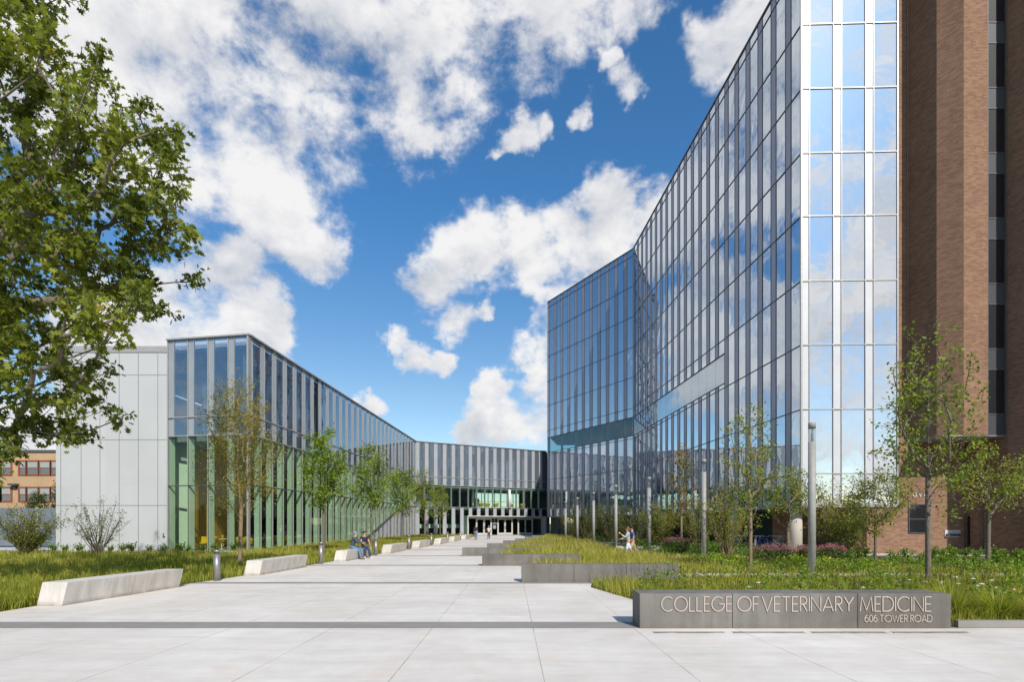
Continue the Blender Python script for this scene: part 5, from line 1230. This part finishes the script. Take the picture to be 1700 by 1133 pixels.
for (px, Y, Hh, rx, ns, per, mt, lab, sd_, tn) in ((1206, 30.5, 4.3, 1.75, 40, 44, 'olive_leaf', 'tall vase shaped shrub with pale stems behind the second lamp post', 41, .6), (1096, 40, 3.5, 1.8, 46, 56, 'olive_leaf', 'rounded olive green shrub between the third lamp post and the orange tree', 42, .5),
        (1378, 30.5, 4.5, 1.5, 34, 40, 'olive_leaf', 'multi stemmed shrub behind the nearest lamp post', 43, .62), (1158, 38, 3.6, 1.5, 40, 50, 'olive_leaf', 'olive shrub just right of the orange leaved tree', 44, .4), (1415, 29.5, 3.6, 1.2, 26, 40, 'young_leaf', 'light green shrub right of the nearest lamp post', 45, .4),
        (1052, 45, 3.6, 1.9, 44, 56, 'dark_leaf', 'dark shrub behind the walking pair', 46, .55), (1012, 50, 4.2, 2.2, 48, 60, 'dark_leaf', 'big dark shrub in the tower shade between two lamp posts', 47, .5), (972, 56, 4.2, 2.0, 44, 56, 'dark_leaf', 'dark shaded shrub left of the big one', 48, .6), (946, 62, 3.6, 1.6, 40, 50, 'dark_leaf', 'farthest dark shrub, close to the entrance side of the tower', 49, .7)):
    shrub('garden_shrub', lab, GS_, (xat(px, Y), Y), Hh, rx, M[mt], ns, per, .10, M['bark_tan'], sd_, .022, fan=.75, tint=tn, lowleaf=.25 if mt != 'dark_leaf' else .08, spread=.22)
# ---- flowering clumps
def flower_clump(label, base, w, h, seed):
    rng = np.random.default_rng(seed); t = thing('flower_clump', label, 'flowers', (base[0], base[1], 0), 0, 'pink flowering clumps'); n = int(70 * w); g = MB(); P = []; Q = []
    for i in range(n):
        a = rng.uniform(0, 6.283); r = w * math.sqrt(rng.uniform()); x, y = r * math.cos(a), .6 * r * math.sin(a); hh = h * rng.uniform(.78, 1.0) * (1 - .25 * (r / w) ** 2)
        g.tube((x * .7, y * .7, 0), (x, y, hh), .006, .004, 4, caps=False); m = 16; u = rng.uniform(.15, .85, m); P.append(np.stack([x * (.7 + .3 * u), y * (.7 + .3 * u), hh * u], 1) + rng.normal(0, .045, (m, 3)))
        m = 26; d = rng.normal(0, 1, (m, 3)) * np.array([.062, .062, .022]); Q.append(np.array([x, y, hh]) + d)
    g.build('stems', M['bark_dark'], t); leaf_mesh('leaves', np.concatenate(P), .10, DIAM, rng, M['dark_leaf'], t, tint=.8); leaf_mesh('blooms', np.concatenate(Q), .045, QUAD, rng, M['pink_flower'], t, upbias=1.2, tint=.55)
flower_clump('large pink flowering clump in front of the round column', gnd(1283, 936), 1.1, .95, 51)
flower_clump('pink flowering clump right of the nearest lamp post', gnd(1380, 935), .75, .95, 52)
flower_clump('pink flowering clump just left of the nearest lamp post', gnd(1336, 934), .65, .85, 53)
flower_clump('pink flowering clump beside the orange leaved tree', gnd(1121, 921), .9, 1.15, 54)

# ---- grasses and ground cover (nobody could count them)
def in_rects(X, Y, rects):
    k = np.zeros(len(X), bool)
    for a, b, c, d in rects: k |= (X > a) & (X < b) & (Y > c) & (Y < d)
    return k
def tussock(X, Y, rng, each, spread):
    """gather scattered points into tufts that lean outwards"""
    n = len(X); c = rng.integers(0, n, max(1, n // each)); k = rng.integers(0, len(c), n); s = spread * np.maximum(.8, Y[c][k] / 16.0)
    ox, oy = rng.normal(0, 1, n) * s, rng.normal(0, 1, n) * s; tn = rng.normal(0, .19, len(c))[k]; hs = rng.uniform(.5, 1.3, len(c))[k]
    loose = rng.uniform(0, 1, n) < .22
    return np.where(loose, X, X[c][k] + ox), np.where(loose, Y, Y[c][k] + oy), np.where(loose, 0, ox / s), np.where(loose, 0, oy / s), tn, hs
def blades(name, X, Y, rng, hmin, hmax, width, mat, tintf, lean=.35, hscale=None, ox=None, oy=None):
    n = len(X); h = rng.uniform(hmin, hmax, n); 
    if hscale is not None: h *= hscale
    a = rng.uniform(0, 6.283, n); ln = np.abs(rng.normal(lean, lean * .6, n)) * h; dx, dy = np.cos(a) * ln, np.sin(a) * ln
    if ox is not None: dx = dx * .6 + ox * h * .26; dy = dy * .6 + oy * h * .26; ln = np.hypot(dx, dy)
    b = rng.uniform(0, 6.283, n); w = width * rng.uniform(.6, 1.4, n) * np.maximum(1, Y / 16.0); wx, wy = np.cos(b) * w / 2, np.sin(b) * w / 2
    z0 = np.full(n, -.03)
    V = np.empty((n, 5, 3))
    V[:, 0] = np.stack([X - wx, Y - wy, z0], 1); V[:, 1] = np.stack([X + wx, Y + wy, z0], 1)
    mx, my, mz = X + dx * .35, Y + dy * .35, h * .6
    V[:, 2] = np.stack([mx + wx * .8, my + wy * .8, mz], 1); V[:, 3] = np.stack([mx - wx * .8, my - wy * .8, mz], 1); V[:, 4] = np.stack([X + dx, Y + dy, h * (1 - .25 * np.minimum(1, ln / h))], 1)
    idx = (np.arange(n)[:, None] * 5 + np.array([0, 1, 2, 3, 3, 2, 4])[None]).ravel(); sizes = np.tile([4, 3], n)
    t = np.clip(tintf + rng.normal(0, .20, n), 0, 1); tv = np.repeat(t, 5)
    return tag(np_mesh(name, V.reshape(-1, 3), sizes, idx, mat, None, tv), kind='stuff')
def lowf(X, Y, s, ph): return np.sin(X * s + ph + 1.7 * np.sin(Y * s * .6 + ph)) * np.sin(Y * s * .9 + 1.3 * np.sin(X * s * .5 - ph))
rng = np.random.default_rng(77)
# left lawn
n = 130000; Y = 7.5 * (84 / 7.5) ** rng.uniform(0, 1, n); u = rng.uniform(0, 1, n)
xe = np.interp(Y, [a for a, _ in EDGE_L], [b for _, b in EDGE_L]) - .04
xl = np.where(Y < 36.9, np.maximum(-.935 * Y - 3, -42), -16.75 + (Y - 36.2) * .0582)
xl = np.where((Y > 35.9) & (Y < 38), np.maximum(xl, -16.7), xl); X = xe + (xl - xe) * u
keep = (Y < 36.4) | (X > xl); X, Y = X[keep], Y[keep]
benchL = [(bx - .62, bx + .35, 12.65 + 7.45 * i, 16.55 + 7.45 * i) for i, bx in enumerate(BX)]
k = ~in_rects(X, Y, benchL); X, Y = X[k], Y[k]
X, Y, ox, oy, tn, hs = tussock(X, Y, rng, 36, .085); k = ~in_rects(X, Y, benchL) & (X < np.interp(Y, [a for a, _ in EDGE_L], [b for _, b in EDGE_L])); X, Y, ox, oy, tn, hs = (q[k] for q in (X, Y, ox, oy, tn, hs))
cl = lowf(X, Y, 1.1, .4); cl2 = lowf(X, Y, .33, 2.0)
blades('meadow_grass', X, Y, rng, .18, .38, .0135, M['sedge'], .40 + .14 * cl + .18 * cl2 + tn, .40, (1 + .22 * cl) * hs, ox, oy)
# right meadow
n = 170000; Y = 10.25 * (72 / 10.25) ** rng.uniform(0, 1, n); u = rng.uniform(0, 1, n)
xe = np.interp(Y, [a for a, _ in EDGE_R], [b for _, b in EDGE_R]) + .05
xr = np.interp(Y, [10, 20.9, 24, 29, 33, 40, 58, 72], [.97 * 10 + 2, 22, 15, 12.5, 8.5, 6.6, 6.8, 7.0]); X = xe + (xr - xe) * u
rr = [(x0 - .05, x1 + .05, y0 - .05, y0 + .62) for x0, y0, x1 in RB] + [(2.2, 7.85, 9.9, 10.62), (3.5, 24, 19.8, 20.8), (3.5, 14, 30.0, 31.2)]
k = ~in_rects(X, Y, rr) & (Y > 10.2); X, Y = X[k], Y[k]
X, Y, ox, oy, tn, hs = tussock(X, Y, rng, 36, .09); k = ~in_rects(X, Y, rr) & (Y > 10.2) & (X > np.interp(Y, [a for a, _ in EDGE_R], [b for _, b in EDGE_R])); X, Y, ox, oy, tn, hs = (q[k] for q in (X, Y, ox, oy, tn, hs))
cl = lowf(X, Y, 1.2, 1.1); cl2 = lowf(X, Y, .4, .3); front_ = (Y < 19)
blades('meadow_grass', X, Y, rng, .22, .50, .0130, M['sedge'], np.where(front_, .38, .62) + .12 * cl + .12 * cl2 + tn, .38, (1 + .2 * cl) * np.where((Y > 14.5) & (Y < 21) & (X > 3.5), .55, np.where((Y >= 21) & (X > 6.5), .55, np.where(Y > 21, 1.12, .80))) * hs, ox, oy)
# seed heads
n = 900; Y = 10.9 * (50 / 10.9) ** rng.uniform(0, 1, n); xe = np.interp(Y, [a for a, _ in EDGE_R], [b for _, b in EDGE_R]) + .3; xr = np.interp(Y, [10, 20.9, 24, 29, 40, 50], [11, 20, 15, 12.5, 6.8, 6.8]); X = xe + (xr - xe) * rng.uniform(0, 1, n)
k = ~in_rects(X, Y, rr) & (lowf(X, Y, .9, 2.2) > -.1); X, Y = X[k], Y[k]
g = MB()
for x, y in zip(X, Y):
    h = rng.uniform(.5, .85); dx, dy = rng.normal(0, .07, 2); w = max(1, y / 22)
    g.tube((x, y, 0), (x + dx, y + dy, h * .72), .003 * w, n=3, caps=False); g.tube((x + dx, y + dy, h * .70), (x + dx * 1.4, y + dy * 1.4, h), .008 * w, .004 * w, 4)
o = g.build('seed_heads', plain('seed_brown', (.075, .06, .022), .9)); tag(o, kind='stuff')
# ground cover between the paths and under the trees on the right
def cover(name, n, xf, y0, y1, mat, size, h, tint, rects=()):
    Y = rng.uniform(y0, y1, n); X = xf(Y, rng.uniform(0, 1, n)); cl = lowf(X, Y, 2.1, .7); k = (cl > -.35) & ~in_rects(X, Y, list(rects)); X, Y, cl = X[k], Y[k], cl[k]
    Z = rng.uniform(.03, 1, len(X)) * h * (1 + .5 * cl)
    return tag(leaf_mesh(name, np.stack([X, Y, Z], 1), size, DIAM, rng, mat, None, None, droop=0, upbias=.9, tint=tint + .25 * cl), kind='stuff')
cover('ground_cover', 9000, lambda Y, u: np.interp(Y, [20.9, 24, 29.2], [9, 8.5, 8.8]) + u * (15.2 - 8.5), 21.0, 29.0, M['bed_leaf'], .11, .30, .55)
cover('ground_cover', 7000, lambda Y, u: 15 + u * 8.0, 21.0, 25.5, M['bed_leaf'], .11, .30, .35)
cover('ground_cover', 9000, lambda Y, u: 8.4 + u * 7, 31.5, 46, M['bed_leaf'], .13, .5, .15, [(7, 13.6, 39.1, 39.7)])
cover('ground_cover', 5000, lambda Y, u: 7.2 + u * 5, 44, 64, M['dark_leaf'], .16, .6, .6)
cover('ground_cover', 3500, lambda Y, u: 12.5 + u * 6.5, 29.2, 33.5, M['bed_leaf'], .12, .35, .3)
def patch(name, n, xf, y0, y1, mat, size, h, tint, ph, thr):
    Y = rng.uniform(y0, y1, n); X = xf(Y, rng.uniform(0, 1, n)); cl = lowf(X, Y, 1.9, ph); k = (cl > thr) & ~in_rects(X, Y, rr) & (X > np.interp(Y, [a for a, _ in EDGE_R], [b for _, b in EDGE_R]) + .2); X, Y, cl = X[k], Y[k], cl[k]
    Z = .05 + rng.uniform(.1, 1, len(X)) * h * (.5 + cl)
    return tag(leaf_mesh(name, np.stack([X, Y, Z], 1), size, DIAM, rng, mat, None, None, droop=0, upbias=.7, tint=tint + .2 * cl), kind='stuff')
patch('ground_cover', 16000, lambda Y, u: 3.2 + u * (Y * .95 - 1), 10.9, 19.4, M['bed_leaf'], .085, .42, .22, .2, .25)
patch('ground_cover', 9000, lambda Y, u: 3.2 + u * (Y * .95 - 1), 10.9, 19.4, M['olive_leaf'], .07, .50, .35, 3.4, .42)
# individual leafy plants in the beds by the brick tower and along the metal wall
def leafy(label, loc, group, seed, h=.55, w=.36, mat='bed_leaf', tint=.45):
    rng = np.random.default_rng(seed); t = thing('leafy_plant', label, 'plant', (loc[0], loc[1], 0), 0, group); g = MB(); P = []
    for i in range(14):
        a = rng.uniform(0, 6.283); r = w * rng.uniform(.2, 1); e_ = (r * math.cos(a), r * math.sin(a), h * rng.uniform(.6, 1)); g.tube((0, 0, 0), e_, .006, .003, 4, caps=False)
        m = 14; u = rng.uniform(.35, 1.05, m)[:, None]; P.append(np.array(e_) * u + rng.normal(0, .05, (m, 3)))
    g.build('stems', M['bark_dark'], t); leaf_mesh('leaves', np.concatenate(P), .115, DIAM, rng, M[mat], t, upbias=.9, tint=tint); return t
protoR = None
for i, (px, py) in enumerate(((1562, 927), (1580, 927), (1602, 928), (1622, 930), (1644, 929), (1662, 930), (1688, 932), (1704, 933), (1566, 944), (1594, 944), (1626, 946), (1655, 944), (1684, 946), (1530, 938), (1508, 935), (1486, 938), (1548, 931), (1430, 932), (1410, 935))):
    x, y = gnd(px, py)
    if protoR is None: protoR = leafy('low bright green leafy plant in the mulch bed before the brick tower', (x, y), 'leafy plants in the bed before the brick tower', 61, .62, .40)
    else: c = copy_tree(protoR); c.location = (x, y, 0); c.rotation_euler = (0, 0, i * 1.3); s = .85 + .3 * ((i * 37) % 10) / 10; c.scale = (s, s, s)
protoL = None
for i in range(15):
    x, y = -29.6 + i * .88 + .2 * math.sin(i * 5), 36.6 + .15 * math.sin(i * 3)
    if protoL is None: protoL = leafy('small green plant at the foot of the blank metal wall', (x, y), 'small plants along the foot of the metal wall', 62, .55, .32, 'bed_leaf', .2)
    else: c = copy_tree(protoL); c.location = (x, y, 0); c.rotation_euler = (0, 0, i * 2.1); s = .7 + .5 * ((i * 53) % 10) / 10; c.scale = (s, s, s)
def sedge_clump(label, loc, seed, r=.55, h=.62):
    rng = np.random.default_rng(seed); n = 420; a = rng.uniform(0, 6.283, n); rr = rng.uniform(.02, .16, n); L = rng.uniform(.5, 1, n) * h * 1.25; out = rng.uniform(.25, 1.0, n) * r
    k = 6; V = np.empty((n, 2 * k, 3)); w = rng.uniform(.008, .014, n)
    for j in range(k):
        u = j / (k - 1); R_ = rr + out * u ** 1.4; z = L * (u - .55 * (out / r) * u * u); c = np.stack([R_ * np.cos(a), R_ * np.sin(a), z], 1); s = np.stack([-np.sin(a), np.cos(a), 0 * a], 1) * (w * (1 - .85 * u))[:, None]
        V[:, 2 * j] = c - s; V[:, 2 * j + 1] = c + s
    q = np.array([(2 * j, 2 * j + 1, 2 * j + 3, 2 * j + 2) for j in range(k - 1)]).ravel(); idx = (np.arange(n)[:, None] * 2 * k + q[None]).ravel()
    t = np.clip(.38 + rng.normal(0, .14, n), 0, 1); t0 = thing('sedge_clump', label, 'plant', (loc[0], loc[1], 0), 0, 'arching sedge clumps beside the lettered wall')
    np_mesh('blades', V.reshape(-1, 3), np.full(n * (k - 1), 4), idx, M['sedge'], t0, np.repeat(t, 2 * k)); return t0
sedge_clump('arching sedge clump hard against the right end of the lettered wall', (8.35, 10.75), 71, .6, .75)
sedge_clump('big arching sedge clump, second from the right end of the lettered wall', (9.15, 10.65), 72, .62, .70)
sedge_clump('yellowish arching sedge clump nearest the right frame edge', (9.85, 10.6), 73, .4, .5)
sedge_clump('arching sedge clump behind the kerb, third from the lettered wall', (8.8, 11.5), 74, .6, .8)
protoF = None
for i in range(17):
    if i < 13: x, y = 9.6 + 1.5 * ((i * 37 % 13) / 13) , 11.6 + 2.6 * ((i * 53 % 13) / 13)
    else: x, y = 4.5 + 3.6 * ((i * 29 % 7) / 7), 11.3 + 1.6 * ((i * 31 % 7) / 7)
    if protoF is None:
        protoF = thing('coneflower', 'white coneflower with an orange centre in the long grass behind the lettered wall', 'flower', (x, y, 0), 0, 'white coneflowers in the long grass'); g = MB(); g.tube((0, 0, 0), (.02, 0, .62), .004, n=4); g.build('stem', M['dark_leaf'] if False else plain('stem_green', (.06, .10, .03), .8), protoF)
        g = MB(); g.ball((.02, 0, .635), (.022, .022, .02), 8, 6); g.build('centre', plain('cone_orange', (.25, .11, .02), .8), protoF)
        g = MB()
        for q in range(11): a = q * .571; ca, sa = math.cos(a), math.sin(a); g.add([(.02 + ca * .018 - sa * .006, sa * .018 + ca * .006, .63), (.02 + ca * .018 + sa * .006, sa * .018 - ca * .006, .63), (.02 + ca * .055 + sa * .009, sa * .055 - ca * .009, .612), (.02 + ca * .062, sa * .062, .605), (.02 + ca * .055 - sa * .009, sa * .055 + ca * .009, .612)], [(0, 1, 2, 3, 4)])
        g.build('petals', plain('petal', (.75, .73, .66), .7), protoF)
    else: c = copy_tree(protoF); c.location = (x, y, 0); c.rotation_euler = (0, 0, i * 1.7); s = .68 + .3 * ((i * 41) % 10) / 10; c.scale = (s, s, s)
# woods added out of view behind the viewer to darken the glass reflections
rng = np.random.default_rng(5); n = 16000; a = rng.uniform(-1, 1, n); X = a * 170; Y = -75 - 25 * rng.uniform(0, 1, n); top = 5.2 + 1.6 * np.sin(X * .11) + 1.2 * np.sin(X * .37 + 1); Z = top * rng.uniform(0, 1, n) ** .7
tag(leaf_mesh('added_woods', np.stack([X, Y, Z], 1), 1.5, DIAM, rng, M['dark_leaf'], None, tint=.6), kind='stuff')
